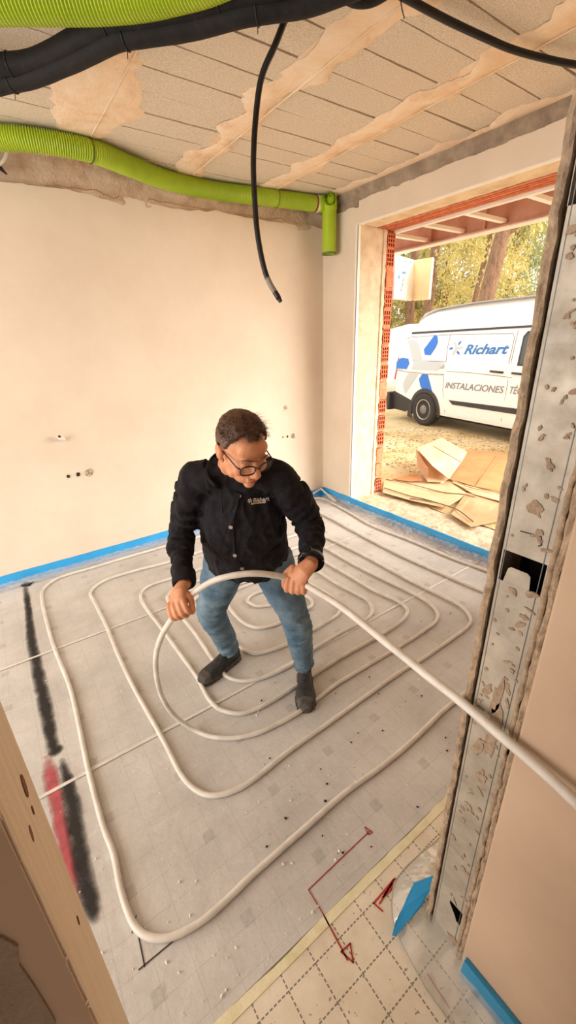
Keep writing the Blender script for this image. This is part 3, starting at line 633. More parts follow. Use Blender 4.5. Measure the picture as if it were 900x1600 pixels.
tag(dr, 'green corrugated ventilation duct running along the back wall to the corner outlet', 'duct', 'green ventilation ducts')
g2 = [on_z(x, y, ZC - .066) for x, y in [(-220,6),(-100,2),(0,0),(90,1),(150,0),(215,-6),(270,-18),(330,-36),(420,-80),(540,-150)]]
d2, Q2 = duct('ventilation_duct', g2, .058, .0128, M_GREEN, 'green corrugated ventilation duct crossing the ceiling at the top left', 'duct', group='green ventilation ducts')
def tie(Q, k, r, parent, mat, tail=True):
    p = Q[k]; t_ = unit(Q[k+2] - Q[k-2]); a = unit(np.cross(t_, [0, 0, 1])); b = np.cross(a, t_)
    mb = MB(); mb.tube([p + (a*math.cos(q) + b*math.sin(q))*r for q in np.linspace(0, 2*math.pi, 25)], .0022, 5); 
    if tail: mb.tube([p - b*r, p - b*(r + .025) + a*.006], .0016, 5)
    return mb.build('cable_tie', mat, parent, smooth=True)
for px in (140, 432):
    k = int(np.argmin([abs((RW.T @ (q - EYE))[0] / -(RW.T @ (q - EYE))[2] * F_PX + CX - px) for q in Q1])); tie(Q1, k, .0645, dr, M_BLACK, False)
    mb = MB(); c = Q1[k] + np.array([0, 0, .062]); mb.box(c + [-.012, -.01, -.004], c + [.012, .01, .012]); mb.build('tie_anchor', M_WHITE, dr, bevel=.002)
e = Q1[-1]; t_ = unit(Q1[-1] - Q1[-12])
mb = MB(); mb.tube([e - t_*.012, e + t_*.055], .0635, 24); mb.build('collar', M_GREEN, dr, smooth=False, bevel=.003)
mb = MB(); mb.tube([e - t_*.02, e - t_*.006], .0655, 24); mb.build('red_band', simple('red_band', '8E4326', .6), dr)
mb = MB(); mb.tube([e + t_*.0, e + t_*.02], .0650, 24); mb.build('white_label', M_WHITE, dr)
# outlet plenum in the corner
c = on_y(514.5, 360, 3.38); cx, cy = c[0], 3.38
pl = empty('air_outlet', (cx, cy, ZC)); M_GREEN2 = simple('green_plastic', 'A6C41F', .45, var=.05)
mb = MB(); mb.tube([(cx, cy, 2.80), (cx, cy, 2.452)], .064, 28, cap=False); mb.tube([(cx, cy, 2.80), (cx, cy, 2.452)], .0605, 28, cap=False); mb.build('down_pipe', M_GREEN2, pl, smooth=True)
mb = MB(); mb.tube([(cx, cy, 2.463), (cx, cy, 2.448)], .066, 28, cap=False); mb.build('pipe_lip', simple('grey_lip', '6F6A5E', .5), pl, smooth=True)
mb = MB(); mb.tube([(cx, cy, 2.7), (cx, cy, 2.705)], .06, 20); mb.build('pipe_inside', M_HOLE, pl)
mb = MB(); mb.tube([(cx, cy, 2.785), (cx, cy, 2.80), (cx, cy, 2.805), (cx, cy, 2.86), (cx, cy, 2.885), (cx, cy, 2.893)], [.064, .07, .07, .068, .055, .03], 28); mb.build('plenum_body', M_GREEN2, pl, smooth=True)
dv = unit([-.55, -.84, 0]); m = np.array([cx - .01, cy, 2.848])
mb = MB(); mb.tube([m + dv*.02, m + dv*.085], .043, 22, cap=False); mb.tube([m + dv*.02, m + dv*.085], .038, 22, cap=False); mb.tube([m + dv*.08, m + dv*.086], .046, 22, cap=False); mb.build('side_mouth', M_GREEN2, pl, smooth=True)
mb = MB(); mb.tube([m + dv*.03, m + dv*.034], .038, 20); mb.build('mouth_inside', M_DIRT_SHADE, pl)  # dark disc, the mouth's inner shade put into its colour
sd = unit([.84, -.55, 0]); mb = MB()
for s_ in (.045, -.02): mb.prism([(-.006, 0), (.006, 0), (.006, .09), (-.006, .09)], np.array([cx, cy, 2.805]) + sd*s_ + dv*.055, sd, (0,0,1), dv, .012)
mb.build('bracket', M_GREEN2, pl, bevel=.002)
mb = MB(); mb.tube([np.array([cx, cy, 2.84]) - [.05, 0, 0], e + t_*.04], .06, 22); mb.build('inlet', M_GREEN2, pl, smooth=True)
tag(pl, 'green plastic air outlet with a short pipe pointing down in the corner', 'air outlet')

n = NT('black_insulation'); n.col(n.ramp(n.noise(26, 5, .6), [(.35, '0F0D0D'), (.62, '1A1616'), (.8, '2E2624')])); n.bump(n.noise(30, 4), .3, .008); n.set(.75, spec=.3); M_INS = n.mat
bl_px = [(-80,150),(-40,141),(0,131),(50,120),(100,100),(150,76),(185,60),(250,50),(310,39),(385,19),(470,6),(540,-18),(640,-60)]
bu_px = [(-80,102),(-40,102),(0,101),(40,98),(80,84),(120,62),(160,42),(200,31),(260,21),(330,6),(400,-14),(480,-38),(600,-80)]
g = 'black insulated pipes under the ceiling'
p_lo = [on_z(x, y, ZC - .115) for x, y in bl_px]; p_up = [on_z(x, y, ZC - .085) for x, y in bu_px]
for P, r, lab in ((p_lo, .037, 'black insulated pipe at the top left, lower of the two'), (p_up, .037, 'black insulated pipe at the top left, upper of the two')):
    Q = catmull(P, 10); root = empty('insulated_pipe', Q[0]); mb = MB(); mb.tube(Q, [r*(1 + .035*fbm((i*.12, r, P[0][1]), 1, 3)) for i in range(len(Q))], 20); mb.build('insulation', M_INS, root, smooth=True)
    for k in (24, 62, 92): tie(Q, k, r + .002, root, M_BLACK, lab.endswith('lower of the two'))
    tag(root, lab, 'pipe', g)
mb = MB(); mb.tube(catmull([on_z(x, y, ZC - .06) for x, y in [(515,-40),(545,-16),(565,-10),(590,-16),(640,-50)]], 8), .036, 16); tag(mb.build('insulated_pipe', M_INS, None, smooth=True), 'short bend of black insulated pipe at the middle of the top edge', 'pipe', g)
M_COND = simple('black_conduit', '0C0B0B', .42, var=.1)
cc = catmull([on_z(x, y, ZC - .05) for x, y in [(575,-40),(608,-18),(640,0),(700,32),(760,60),(800,77),(850,91),(900,101),(980,112)]], 10)
dcab = duct('black_conduit', cc[::10], .0125, .006, M_COND, 'black corrugated conduit slung across the top right of the ceiling', 'conduit', amp=.0008, seg=12, group='black conduits')
hc = catmull([at(*q) for q in [(452,18,1.58),(445,32,1.62),(430,70,1.66),(409,120,1.72),(400,180,1.78),(396,250,1.83),(398,310,1.87),(403,370,1.90),(416,430,1.93),(436,467,1.95)]], 10)
hr = empty('hanging_conduit', hc[0]); mb = MB(); mb.tube(hc, .0128, 12); mb.build('sleeve', M_COND, hr, smooth=True)
mb = MB(); mb.tube([hc[-1], hc[-1] + unit(hc[-1] - hc[-4])*.016], [.0105, .009], 10); mb.build('inner_cable', M_BLACK, hr)
k = len(hc) - 10; mb = MB(); mb.tube(hc[k:k+7], .0132, 12); mb.build('pale_mark', simple('grey_print', '8C857B', .5), hr, smooth=True)
tag(hr, 'black conduit hanging down from the ceiling with a cut end', 'conduit', 'black conduits')
mb = MB(); mb.tube([on_z(625, -6, ZC - .01), at(628, 14, 1.44), at(632, 29, 1.46)], .0022, 5); tag(mb.build('tie_wire', M_BLACK), 'thin black wire end hanging beside the conduit at the top', 'wire')
# pale conduit loop at the left edge
q = [on_y(x, y, WY - .06) for x, y in [(-40,205),(-8,222),(9,232),(8,246),(0,256),(-14,262),(-40,262)]]
mb = MB(); mb.tube(catmull(q, 6), .009, 8); tag(mb.build('pale_conduit', M_WHITE, None, smooth=True), 'pale conduit loop at the left edge below the green duct', 'conduit')
q = on_y(0, 262, WY - .02); mb = MB(); mb.tube([q + [-.06, 0, .03], q, q + [.03, 0, -.03]], [.016, .014, .004], 8); tag(mb.build('cable_stub', M_BLACK, None, smooth=True), 'black cable stub in the rough wall band at the left edge', 'cable')

# ------------------------------------------------------------------ crumbs and dirt on the floor
def crumbs(name, cnt, rmin, rmax, mat, label, cat, region, seed):
    rg = random.Random(seed); mb = MB()
    for k in range(cnt):
        for _ in range(20):
            x, y = rg.uniform(region[0], region[1]), rg.uniform(region[2], region[3]); p = on_z(x, y)
            if p[1] > EDGE + .02 and p[0] > -.3 and p[0] < WX - .05 and p[1] < WY - .05: break
        r = rmin + (rmax - rmin)*rg.random()**3; a = rg.random()*3
        V = [(r*(.7 + .6*rg.random())*s[0], r*(.5 + .5*rg.random())*s[1], r*.6*s[2]) for s in [(1,0,0),(-1,0,0),(0,1,0),(0,-1,0),(0,0,1),(0,0,-1)]]
        ca, sa = math.cos(a), math.sin(a)
        mb.add([(p[0] + v[0]*ca - v[1]*sa, p[1] + v[0]*sa + v[1]*ca, .001 + r*.5 + v[2]) for v in V], [(0,2,4),(2,1,4),(1,3,4),(3,0,4),(2,0,5),(1,2,5),(3,1,5),(0,3,5)])
    o = mb.build(name, mat); o['kind'] = 'stuff'; tag(o, label, cat)
crumbs('foam_crumbs', 300, .0015, .0075, M_WHITE, 'white foam crumbs scattered over the grey floor panels', 'crumbs', (60, 720, 930, 1590), 3)
crumbs('dirt_crumbs', 120, .0015, .0075, M_DIRT_SHADE, 'small dark dirt crumbs scattered over the grey floor panels', 'dirt', (380, 740, 900, 1360), 4)
mb = MB()
for k in range(14):
    p = on_z(36 + 14*random.random(), 911 + 5*random.random()); mb.ball(p + [0, 0, .004], (random.uniform(.01, .03), random.uniform(.006, .014), .006), nu=8, nv=5)
tag(mb.build('dirt_clump', M_DIRT_SHADE), 'black dirt clump against the blue strip at the left', 'dirt')

# ------------------------------------------------------------------ outside: ground, porch
n = NT('sandy_ground')
n.col(n.mix(n.math('GREATER_THAN', n.noise(16, 5, .75), .60), n.ramp(n.noise(1.3, 7, .65), [(.3, 'C4A36A'), (.5, 'DCC08C'), (.7, 'E8D4AC')]), lin('A98A58')))
n.bump(n.noise(12, 6, .7), .8, .03); n.set(.95); M_SAND = n.mat
n = NT('pale_rubble'); n.col(n.ramp(n.noise(13, 6, .7), [(.3, 'B39C7C'), (.6, 'DCCBB0'), (.8, 'E9DDC6')])); n.bump(n.noise(26, 6, .7), .8, .02); n.set(.95); M_RUBBLE = n.mat
def gz(x): return float(np.interp(x, [3, 3.6, 4.2, 5, 7, 60], [.07, .07, .06, -.02, -.10, -.10]))
xs_ = list(np.linspace(OX + .0, 9, 70)) + [10, 12, 15, 20, 30, 45, 60]; ys_ = [-30, -15, -6, -3] + list(np.linspace(-1, 9, 80)) + [11, 14, 18, 25, 40, 60]
V = [(x, y, gz(x) + (.012*fbm((x*2.5, y*2.5, 0), 1, 4) if x < 9 else 0)) for x in xs_ for y in ys_]; w_ = len(ys_)
mb = MB(); mb.add(V, [(i*w_+j, (i+1)*w_+j, (i+1)*w_+j+1, i*w_+j+1) for i in range(len(xs_)-1) for j in range(w_-1)]); ground = mb.build('ground', M_SAND, None, smooth=True); tag(ground, kind='structure')
mb = MB(); mb.grid(lambda u, v: (WX - .02 + 1.1*u + .12*fbm((v*9, u*3, 1))*u, JY2 - .3 + (JY - JY2 + .6)*v, .052 + .022*(1-u) + .012*fbm((u*9, v*22, 4), 1, 4) - .06*max(0, u-.75)), 40, 90); mb.build('threshold_screed', M_RUBBLE, ground, smooth=True)
rg = random.Random(5); mb = MB(); M_STRAW = simple('straw_litter', '9B7B3E', .95, vs=30, c2='6B5228')
for k in range(2600):
    x, y = rg.uniform(4.3, 7.6), rg.uniform(1.8, 5.8); r = rg.uniform(.008, .03); a = rg.random()*6.3; z = gz(x) + .008
    mb.add([(x - r*math.cos(a), y - r*math.sin(a), z), (x + r*math.cos(a), y + r*math.sin(a), z + rg.uniform(0, .01)), (x - .2*r*math.sin(a), y + .2*r*math.cos(a), z + .012)], [(0, 1, 2)])
o = mb.build('ground_litter', M_STRAW, ground); o['kind'] = 'stuff'

M_PRIMER = simple('red_oxide_steel', 'DDAE92', .7, vs=5, c2='C8957A', bs=20, bst=.1)
M_GALV = simple('white_metal_profile', 'F1EEE8', .45, .1, var=.04)
# porch joists run out from the wall to a steel beam
jz = on_x(705, 330, OX + .02)[2]; BXo = None
jy = [on_x(x, y, OX + .02)[1] for x, y in [(585, 368), (640, 350), (705, 330), (805, 300)]]
ends = [(665, 364), (722, 371), (785, 350), (862, 320)]
xb = [on_z(x, y, jz)[0] for x, y in ends[1:]]; BXo = float(np.mean(xb))
labs = ['short end of a white porch joist nearest the brick jamb', 'second white porch joist from the brick jamb', 'third white porch joist from the brick jamb', 'fourth white porch joist, cut off by the partition edge']
for y, lab in zip(jy, labs):
    root = empty('porch_joist', (OX, y, jz)); mb = MB(); mb.box((OX - .02, y - .025, jz), (BXo + .01, y + .025, jz + .004)); mb.build('flange', M_GALV, root)
    mb = MB(); mb.box((OX - .02, y - .025, jz + .004), (BXo + .01, y - .022, jz + .03)); mb.box((OX - .02, y + .022, jz + .004), (BXo + .01, y + .025, jz + .03)); mb.build('web', M_GALV, root)
    tag(root, lab, 'joist', 'white porch joists')
# steel I-beam across the porch
zb0 = on_x(740, 362, BXo)[2]; zb1 = 3.04; root = empty('porch_beam', (BXo, 2, zb0))
mb = MB(); mb.box((BXo + .05, -2, zb0), (BXo + .062, 6.5, zb1)); mb.build('web', M_PRIMER, root)
mb = MB(); mb.box((BXo, -2, zb0 - .014), (BXo + .12, 6.5, zb0)); mb.build('flange', M_PRIMER, root, bevel=.002)
mb = MB(); mb.box((BXo, -2, zb1), (BXo + .12, 6.5, zb1 + .014)); mb.build('flange', M_PRIMER, root, bevel=.002)
mb = MB(); mb.box((BXo - .004, -2, zb0 - .026), (BXo + .12, 6.5, zb0 - .015)); mb.build('drip_edge', M_BEAD, root)
for y in np.arange(-1.6, 6.2, .62):
    mb = MB(); mb.box((BXo + .004, y, zb0), (BXo + .05, y + .012, zb1)); mb.build('stiffener', M_PRIMER, root)
tag(root, 'red-brown steel beam spanning the porch outside the opening', 'beam')
mb = MB(); mb.box((OX, -2, 3.06), (BXo + .12, 6.5, 3.08)); rf = mb.build('porch_roof', simple('porch_board', 'CDA78C', .8, vs=3, c2='B98D70')); tag(rf, kind='structure')
mb = MB(); mb.box((OX + .0, -2, jz - .0), (OX + .05, 5, jz + .04)); tag(mb.build('trim_1', simple('ledger_timber', 'D8B99C', .8), None, bevel=.003), kind='structure')

# folded insulation board hanging from the porch beam
def bp(x, y, d): return at(x, y, d)
Db = 5.0
tl, tm, trr, bl_, bm_, br_ = [bp(*q) for q in ((618.5, 398, Db), (647.5, 406.5, Db + .25), (675.5, 402, Db - .05), (615, 466.5, Db), (644.5, 469, Db + .25), (669.5, 467, Db - .05))]
hb = empty('hanging_board', tm); M_BOARDW = simple('white_board_face', 'F6F3EC', .6, var=.02); M_BOARDY = simple('cream_board_face', 'EFE5B4', .6, var=.04)
def slab(name, P, th, mat):
    P = [np.array(p) for p in P]; nn_ = unit(np.cross(P[1] - P[0], P[3] - P[0])); 
    if nn_ @ (EYE - P[0]) > 0: nn_ = -nn_
    mb = MB(); mb.add(P + [p + nn_*th for p in P], [(0,1,2,3),(7,6,5,4),(0,4,5,1),(1,5,6,2),(2,6,7,3),(3,7,4,0)]); return mb.build(name, mat, hb)
slab('printed_leaf', [tl, tm, bm_, bl_], .03, M_BOARDW); slab('plain_leaf', [tm, trr, br_, bm_], .03, M_BOARDY)
ex = unit(tm - tl); ey = unit(tl - bl_); ey = unit(ey - ex*(ex @ ey)); wd = np.linalg.norm(tm - tl)
M_INKG = simple('grey_ink', '7C8590', .7, var=0); M_INKB = simple('blue_ink', '3B78A8', .7, var=0)
ez = np.cross(ex, ey); ez = ez if ez @ (EYE - tl) > 0 else -ez
if np.cross(ex, ey) @ (EYE - tl) < 0: ey2 = ey
c_, s_ = math.cos(math.radians(62)), math.sin(math.radians(62)); d_ = ex*c_ + ey*s_; u_ = -ex*s_ + ey*c_
o0 = bl_ + ex*wd*.42 + ey*.08 + ez*.004
me = text_mesh('danopren', .055, d_, u_, o0, .0005); me.materials.append(M_INKG); obj('printed_word', me, hb)
mb = MB()
for k in range(3): mb.prism([(0, 0), (.02, .012), (.028, .04), (.006, .03)], o0 + d_*(.235 + .018*k) + u_*(.03 - .022*k), d_, u_, ez, .0005)
mb.prism([(0, 0), (.05, .0), (.05, .03), (.0, .03)], tl + ex*.02 - ey*.28 + ez*.004, d_, u_, ez, .0005)
for q in (.1, .45, .7): mb.prism([(0, 0), (.045, 0), (.045, .012), (0, .012)], tl + ex*wd*q - ey*.05 + ez*.004, ex, ey, ez, .0005)
mb.build('printed_marks', M_INKB, hb)['kind'] = 'stuff'
mb = MB(); a = (tl + tm)/2; b = np.array([a[0], a[1], zb0 - .02]); mb.tube([a - [0, 0, .02], b], .012, 6); mb.build('hanging_strap', simple('yellow_strap', 'D8B64A', .7), hb)
tag(hb, 'folded white and cream insulation board hanging outside beside the brick jamb', 'board')

# ------------------------------------------------------------------ cardboard sheets and hoses on the ground
def cardmat(name, a, b): 
    n = NT(name); n.col(n.ramp(n.noise(3, 5), [(.3, b), (.7, a)])); n.bump(n.noise(2.2, 3), .35, .03); n.set(.85); return n.mat
M_CARD = cardmat('cardboard', 'D3A87E', 'BF8F62'); M_CARD2 = cardmat('pale_cardboard', 'DFBF97', 'CDA87C'); M_CARD3 = cardmat('orange_cardboard', 'CD9560', 'BC8049')
def card(name, px, mat, label, thick=.006, group='cardboard sheets on the ground', folds=()):
    """px: list of (x, y, height above ground)"""
    P = [on_z(x, y, gz(4.5) + h) for x, y, h in px]; P = [on_z(x, y, gz(p[0]) + h + (.03 if p[0] < 4.4 else .012)) for (x, y, h), p in zip(px, P)]
    root = empty(name, P[0]); c = sum(P) / len(P); mb = MB(); k = len(P); rings = []
    for t in (1, .66, .33):
        rings.append([c + (p - c)*t + np.array([0, 0, .012*fbm((p[0]*2*t, p[1]*2*t, 1), 1, 3)*(1 if t < 1 else .3)]) for p in P])
    V = [p for r in rings for p in r] + [c]; Fs = []
    for r in range(2): Fs += [(r*k+i, r*k+(i+1) % k, (r+1)*k+(i+1) % k, (r+1)*k+i) for i in range(k)]
    Fs += [(2*k+i, 2*k+(i+1) % k, 3*k) for i in range(k)]
    nv = len(V); V2 = V + [v - np.array([0, 0, thick]) for v in V]; F2 = Fs + [tuple(q + nv for q in f[::-1]) for f in Fs] + [(i, (i+1) % k, nv+(i+1) % k, nv+i) for i in range(k)]
    mb.add(V2, F2); mb.build('sheet', mat, root)
    for a, b in folds:
        pa = on_z(a[0], a[1], gz(4.6) + a[2] + .034); pb = on_z(b[0], b[1], gz(4.6) + b[2] + .034); mb = MB(); mb.tube([pa, (pa+pb)/2, pb], .0045, 5); mb.build('crease', simple('card_crease', '7E5E3C', .9), root)
    return tag(root, label, 'cardboard', group)
card('cardboard_sheet', [(652,700,.30),(690,684,.34),(730,706,.22),(722,720,.16),(702,748,.06),(675,727,.22)], M_CARD2, 'pale cardboard sheet curling up highest in the pile', folds=[((677,697,.32), (720,722,.18))])
card('cardboard_sheet', [(650,702,.28),(661,712,.2),(700,748,.04),(690,753,.02),(668,752,.02),(652,728,.10)], M_CARD2, 'pale cardboard flap leaning at the left of the curled sheet')
card('cardboard_sheet', [(728,702,.06),(798,708,.03),(800,772,.02),(742,760,.02),(703,748,.02),(720,725,.04)], M_CARD3, 'orange-brown cardboard sheet lying flat at the right of the pile', folds=[((775,712,.03), (742,760,.01))])
card('cardboard_sheet', [(600,752,.005),(660,742,.01),(700,752,.01),(728,770,.01),(718,780,.006),(695,793,.004),(640,781,.004),(598,769,.004)], M_CARD2, 'long pale cardboard sheet lying nearest the brick jamb', folds=[((602,756,.01), (720,778,.01))])
card('cardboard_sheet', [(728,770,.004),(795,782,.004),(788,812,.002),(736,823,.002),(705,803,.002)], M_CARD, 'cut cardboard sheet with a pointed corner nearest the blue strip', folds=[((732,789,.002), (780,813,.0))])
card('cardboard_sheet', [(612,748,.01),(652,740,.05),(660,750,.02),(640,752,.01)], M_CARD3, 'small orange cardboard scrap behind the long sheet')
card('cardboard_sheet', [(706,752,.012),(745,762,.012),(802,778,.012),(800,788,.012),(740,772,.012)], M_CARD2, 'narrow pale cardboard strip wedged between two sheets')
mb = MB(); q = on_z(683, 754, gz(4.5) + .03)
for k in range(7): mb.ball(q*1 + [0, 0, .02] + np.array([random.uniform(-.07, .07), random.uniform(-.07, .07), random.uniform(-.015, .03)]), (random.uniform(.02, .05), random.uniform(.012, .02), .010), nu=8, nv=5)
tag(mb.build('crumpled_paper', simple('white_paper', 'F3F0EC', .7, var=.03)), 'crumpled white paper between the cardboard sheets', 'paper')
M_HOSE = simple('grey_hose', '7A6A52', .7, vs=10); gh = 'hoses on the ground outside'
for px, r, m_, lab in (([(700,748),(712,757),(740,768),(770,772),(800,777)], .012, simple('pale_hose', 'CDB892', .6), 'pale hose curving over the cardboard'), ([(600,769),(640,782),(662,787),(695,797),(715,805),(738,823)], .009, M_HOSE, 'dark cord along the edge of the long cardboard sheet'), ([(640,786),(665,789),(690,795)], .008, M_HOSE, 'short grey cord on the pale threshold'), ([(768,712),(780,706),(796,704)], .010, M_HOSE, 'bent cord on the orange cardboard at the right'), ([(603,755),(640,762),(690,775),(722,778),(742,783)], .007, M_HOSE, 'thin cord crossing the long pale cardboard')):
    P = catmull([on_z(x, y, gz(4.4) + .02) for x, y in px], 8); mb = MB(); mb.tube([np.array([p[0], p[1], gz(p[0]) + .034 + r]) for p in P], r*.7, 8); tag(mb.build('ground_cord', m_, None, smooth=True), lab, 'cord', gh)

# ------------------------------------------------------------------ the van
VO = on_z(662, 665, -.10); FD = -unit([.218, 1.155, 0]); NR = np.array([FD[1], -FD[0], 0]); UPV = np.array([0, 0, 1.])
VS = (H + .10) / 1.68                     # measured local units -> metres
def vp(u, v, w): return VO + VS*(FD*u + NR*v + UPV*w)
def side(w): return float(np.interp(w, [.2, .45, .9, 1.12, 1.7, 1.8, 2.05, 2.2], [-.035, -.005, .0, -.004, -.085, -.105, -.20, -.30]))
M_VAN = simple('white_car_paint', 'F4F2EE', .28, var=.015, spec=.6); M_VANB = simple('black_car_plastic', '3B3735', .6, vs=12); M_SEAM = simple('panel_gap', '6C6862', .8, var=0)
M_GLASS = NT('tinted_glass').col('3A423F').set(.08, spec=.7).mat; M_TYRE = simple('tyre', '3A3633', .85, vs=30); M_RIM = simple('steel_rim', 'B9B5AE', .4, .6); M_LGREY = simple('logo_grey', 'BFC4C4', .4, var=0); M_LBLUE = simple('logo_blue', '1F6FD0', .4, var=0)
M_TGREY = simple('letter_grey', '86898C', .45, var=0); M_TBLUE = simple('letter_blue', '1E74BE', .4, var=0); M_RED = simple('tail_lamp_red', 'B8442F', .3, var=0); M_CHR = simple('rail_metal', 'C9C4B8', .35, .5)
van = empty('delivery_van', VO)
# body as sections along its length: (u, roof height, floor height, inset of the upper side)
def roofw(u): return float(np.interp(u, [-1.06, -1.0, -.9, -.78, -.66, -.55, -.3, .5, 2.0, 2.45, 2.9, 3.3, 3.75, 3.95], [1.05, 1.35, 1.62, 1.86, 2.02, 2.10, 2.16, 2.20, 2.20, 2.13, 1.78, 1.30, 1.12, .75]))
def section(u):
    top_ = roofw(u); W = 1.86; S = []
    ws = [.26, .34, .45, .7, .95, 1.12, 1.4, 1.7, 1.8, 1.93, 2.05, 2.13, 2.2]
    end = .0 if -.95 < u < 3.3 else (-.10*((-.95 - u)/.11)**2 if u < 0 else -.25*((u-3.3)/.65)**2)
    prof = []
    for w in ws:
        ww = min(w, top_ - .0); prof.append((side(ww) + end - (max(0, .12 - (top_ - ww))*1.6 if top_ - ww < .12 else 0), ww))
    left = [vp(u, v, w) for v, w in prof]; right = [vp(u, -W - v, w) for v, w in prof[::-1]]
    mid = [vp(u, -W*t, top_ + .015*math.sin(math.pi*t)) for t in (.15, .3, .5, .7, .85)] ; return left + mid + right
us = [-1.06, -1.03, -.98, -.9, -.84, -.78, -.72, -.66, -.6, -.55, -.45, -.3, -.1, .1, .3, .6, 1, 1.4, 1.8, 2.2, 2.45, 2.6, 2.75, 2.9, 3.1, 3.3, 3.5, 3.7, 3.85, 3.95]
mb = MB(); mb.rings([section(u) for u in us]); body = mb.build('body', M_VAN, van, smooth=True)
bev = body.modifiers.new('ws', 'EDGE_SPLIT'); bev.split_angle = math.radians(42)
def sv(u, w, off=.004): return vp(u, side(w) + off, w)
def sheet(name, poly, mat, parent, off=.004, th=.004):
    """thin plate following the van's side; poly in (u,w)"""
    P = []; k = len(poly)
    mb = MB(); a = [sv(u, w, off) for u, w in poly]; b = [sv(u, w, off - th) for u, w in poly]
    mb.add(a + b, [tuple(range(k)), tuple(range(2*k-1, k-1, -1))] + [(i, (i+1) % k, k+(i+1) % k, k+i) for i in range(k)]); return mb.build(name, mat, parent)
def sline(name, pts, r, mat, parent=van, off=.002): mb = MB(); mb.tube([sv(u, w, off) for u, w in pts], r, 6); return mb.build(name, mat, parent, smooth=True)
def vpx(x, y, off=0):
    r = ray(x, y); o = VO + NR*0; t_ = ((VO - EYE) @ NR) / (r @ NR); p = (EYE + r*t_ - VO) / VS; w = p[2]
    for _ in range(3):
        t_ = ((VO + NR*VS*side(w) - EYE) @ NR) / (r @ NR); p = (EYE + r*t_ - VO) / VS; w = p[2]
    return (p @ FD, w)
sheet('roof_gutter', [(-.69, 1.735), (2.6, 1.765), (2.6, 1.795), (-.69, 1.775)], M_VANB, van, .006)
sline('roof_seam', [(-.6, 1.79), (-.58, 1.93), (-.50, 2.07)], .004, M_SEAM)
sheet('rear_bumper', [(-1.045, .22), (-.62, .20), (-.50, .30), (-.44, .46), (-1.0, .60), (-1.055, .56)], M_VANB, van, .012, .012)
mb = MB(); mb.prism([(-.1, .2), (1.96, .2), (1.96, .58), (-.1, .58)], vp(-1.05, 0, 0), -NR*VS, UPV*VS, -FD*VS, .09); mb.build('rear_bumper_bar', M_VANB, van, bevel=.02)
sheet('side_moulding', [(.60, .57), (.70, .50), (2.2, .50), (2.2, .59)], M_VANB, van, .012, .01); sheet('sill', [(.42, .30), (2.3, .30), (2.3, .345), (.42, .335)], M_VAN, van, .008)
for pts in ([vpx(704, 523), vpx(699, 545), vpx(697, 566)], [vpx(693, 583), vpx(692, 610), vpx(695, 646)], [vpx(810, 516), vpx(800, 560), vpx(793, 600), vpx(783, 658)], [vpx(697, 580), vpx(740, 583), vpx(800, 590)], [vpx(636, 530), vpx(640, 527), vpx(700, 523), vpx(802, 521), vpx(804, 528), vpx(795, 568)], [vpx(645, 563), vpx(697, 565)]): sline('panel_gap', pts, .0045, M_SEAM)
rail_ = sline('door_rail', [vpx(621, 578), vpx(640, 581), vpx(670, 584), vpx(692, 585)], .013, M_CHR, off=.012)
for a, b in (((767, 580), (787, 582)), ((801, 583), (822, 585))): sline('door_handle', [vpx(*a), vpx(*b)], .018, M_VANB, off=.02)
mb = MB(); q = sv(*vpx(692, 572), .02); mb.ball(q, (.04, .05, .05), nu=10, nv=7); mb.build('fuel_flap', M_LGREY, van, smooth=True)
sheet('tail_lamp', [(-1.035, .84), (-.995, .84), (-.955, 1.28), (-.975, 1.30)], M_RED, van, .012, .012); sheet('cab_window', [(1.93, 1.25), (2.75, 1.25), (2.62, 1.62), (2.3, 1.70), (1.95, 1.68), (1.90, 1.62)], M_GLASS, van, .006)
sheet('window_seal', [(1.89, 1.22), (2.80, 1.22), (2.66, 1.65), (2.3, 1.73), (1.92, 1.71), (1.87, 1.64)], M_VANB, van, .003)
mb = MB(); mb.prism([(-.15, 0), (-1.7, 0), (-1.6, .75), (-.25, .75)], vp(3.33, 0, 1.28) + UPV*.02, NR*VS, unit(vp(2.5, 0, 2.05) - vp(3.33, 0, 1.28))*VS, -FD, .02); mb.build('windscreen', M_GLASS, van)
for u in (0.0, 2.93/VS*.97):
    for v, sgn in ((.02, 1), (-1.84, -1)):
        wh = empty('wheel', vp(u - .04, v, .32)); wh.parent = van; wh.matrix_parent_inverse = van.matrix_basis.inverted(); c = vp(u - .04, v, .318); R_ = .318*VS; ax = NR*sgn
        prof = [(-.22, .60), (-.22, .90), (-.19, .985), (-.13, 1.0), (-.03, 1.0), (.0, .97), (.012, .86), (.008, .70), (-.01, .62)]
        a_, b_ = FD, UPV
        def lathe(prof, seg=36): return [[c + ax*d*VS + (a_*math.cos(q) + b_*math.sin(q))*R_*r for q in np.arange(seg)*2*math.pi/seg] for d, r in prof]
        mb = MB(); mb.rings(lathe(prof)); mb.build('tyre', M_TYRE, wh, smooth=True)
        mb = MB(); mb.rings(lathe([(-.02, .63), (.006, .64), (.008, .60), (-.02, .57), (-.035, .50), (-.03, .30), (-.005, .28), (-.002, .10)])); mb.build('rim', M_RIM, wh, smooth=True)
        mb = MB(); mb.rings(lathe([(-.01, .30), (.004, .28), (.006, .02)])); mb.build('hub_cap', simple('hub_grey', '857F78', .5, .2), wh, smooth=True)
        mb = MB()
        for q in np.arange(14)*2*math.pi/14: mb.ball(c - ax*.022*VS + (a_*math.cos(q) + b_*math.sin(q))*R_*.47, .018, nu=8, nv=5)
        mb.build('rim_holes', M_DIRT_SHADE, wh)['kind'] = 'stuff'  # dark beads stand in for the shade in the rim holes
arch = [(-.04 + .43*math.cos(q), .30 + .43*math.sin(q)) for q in np.linspace(-.22, math.pi + .3, 20)]; arch_in = [(-.04 + .355*math.cos(q), .30 + .355*math.sin(q)) for q in np.linspace(math.pi + .3, -.22, 20)]
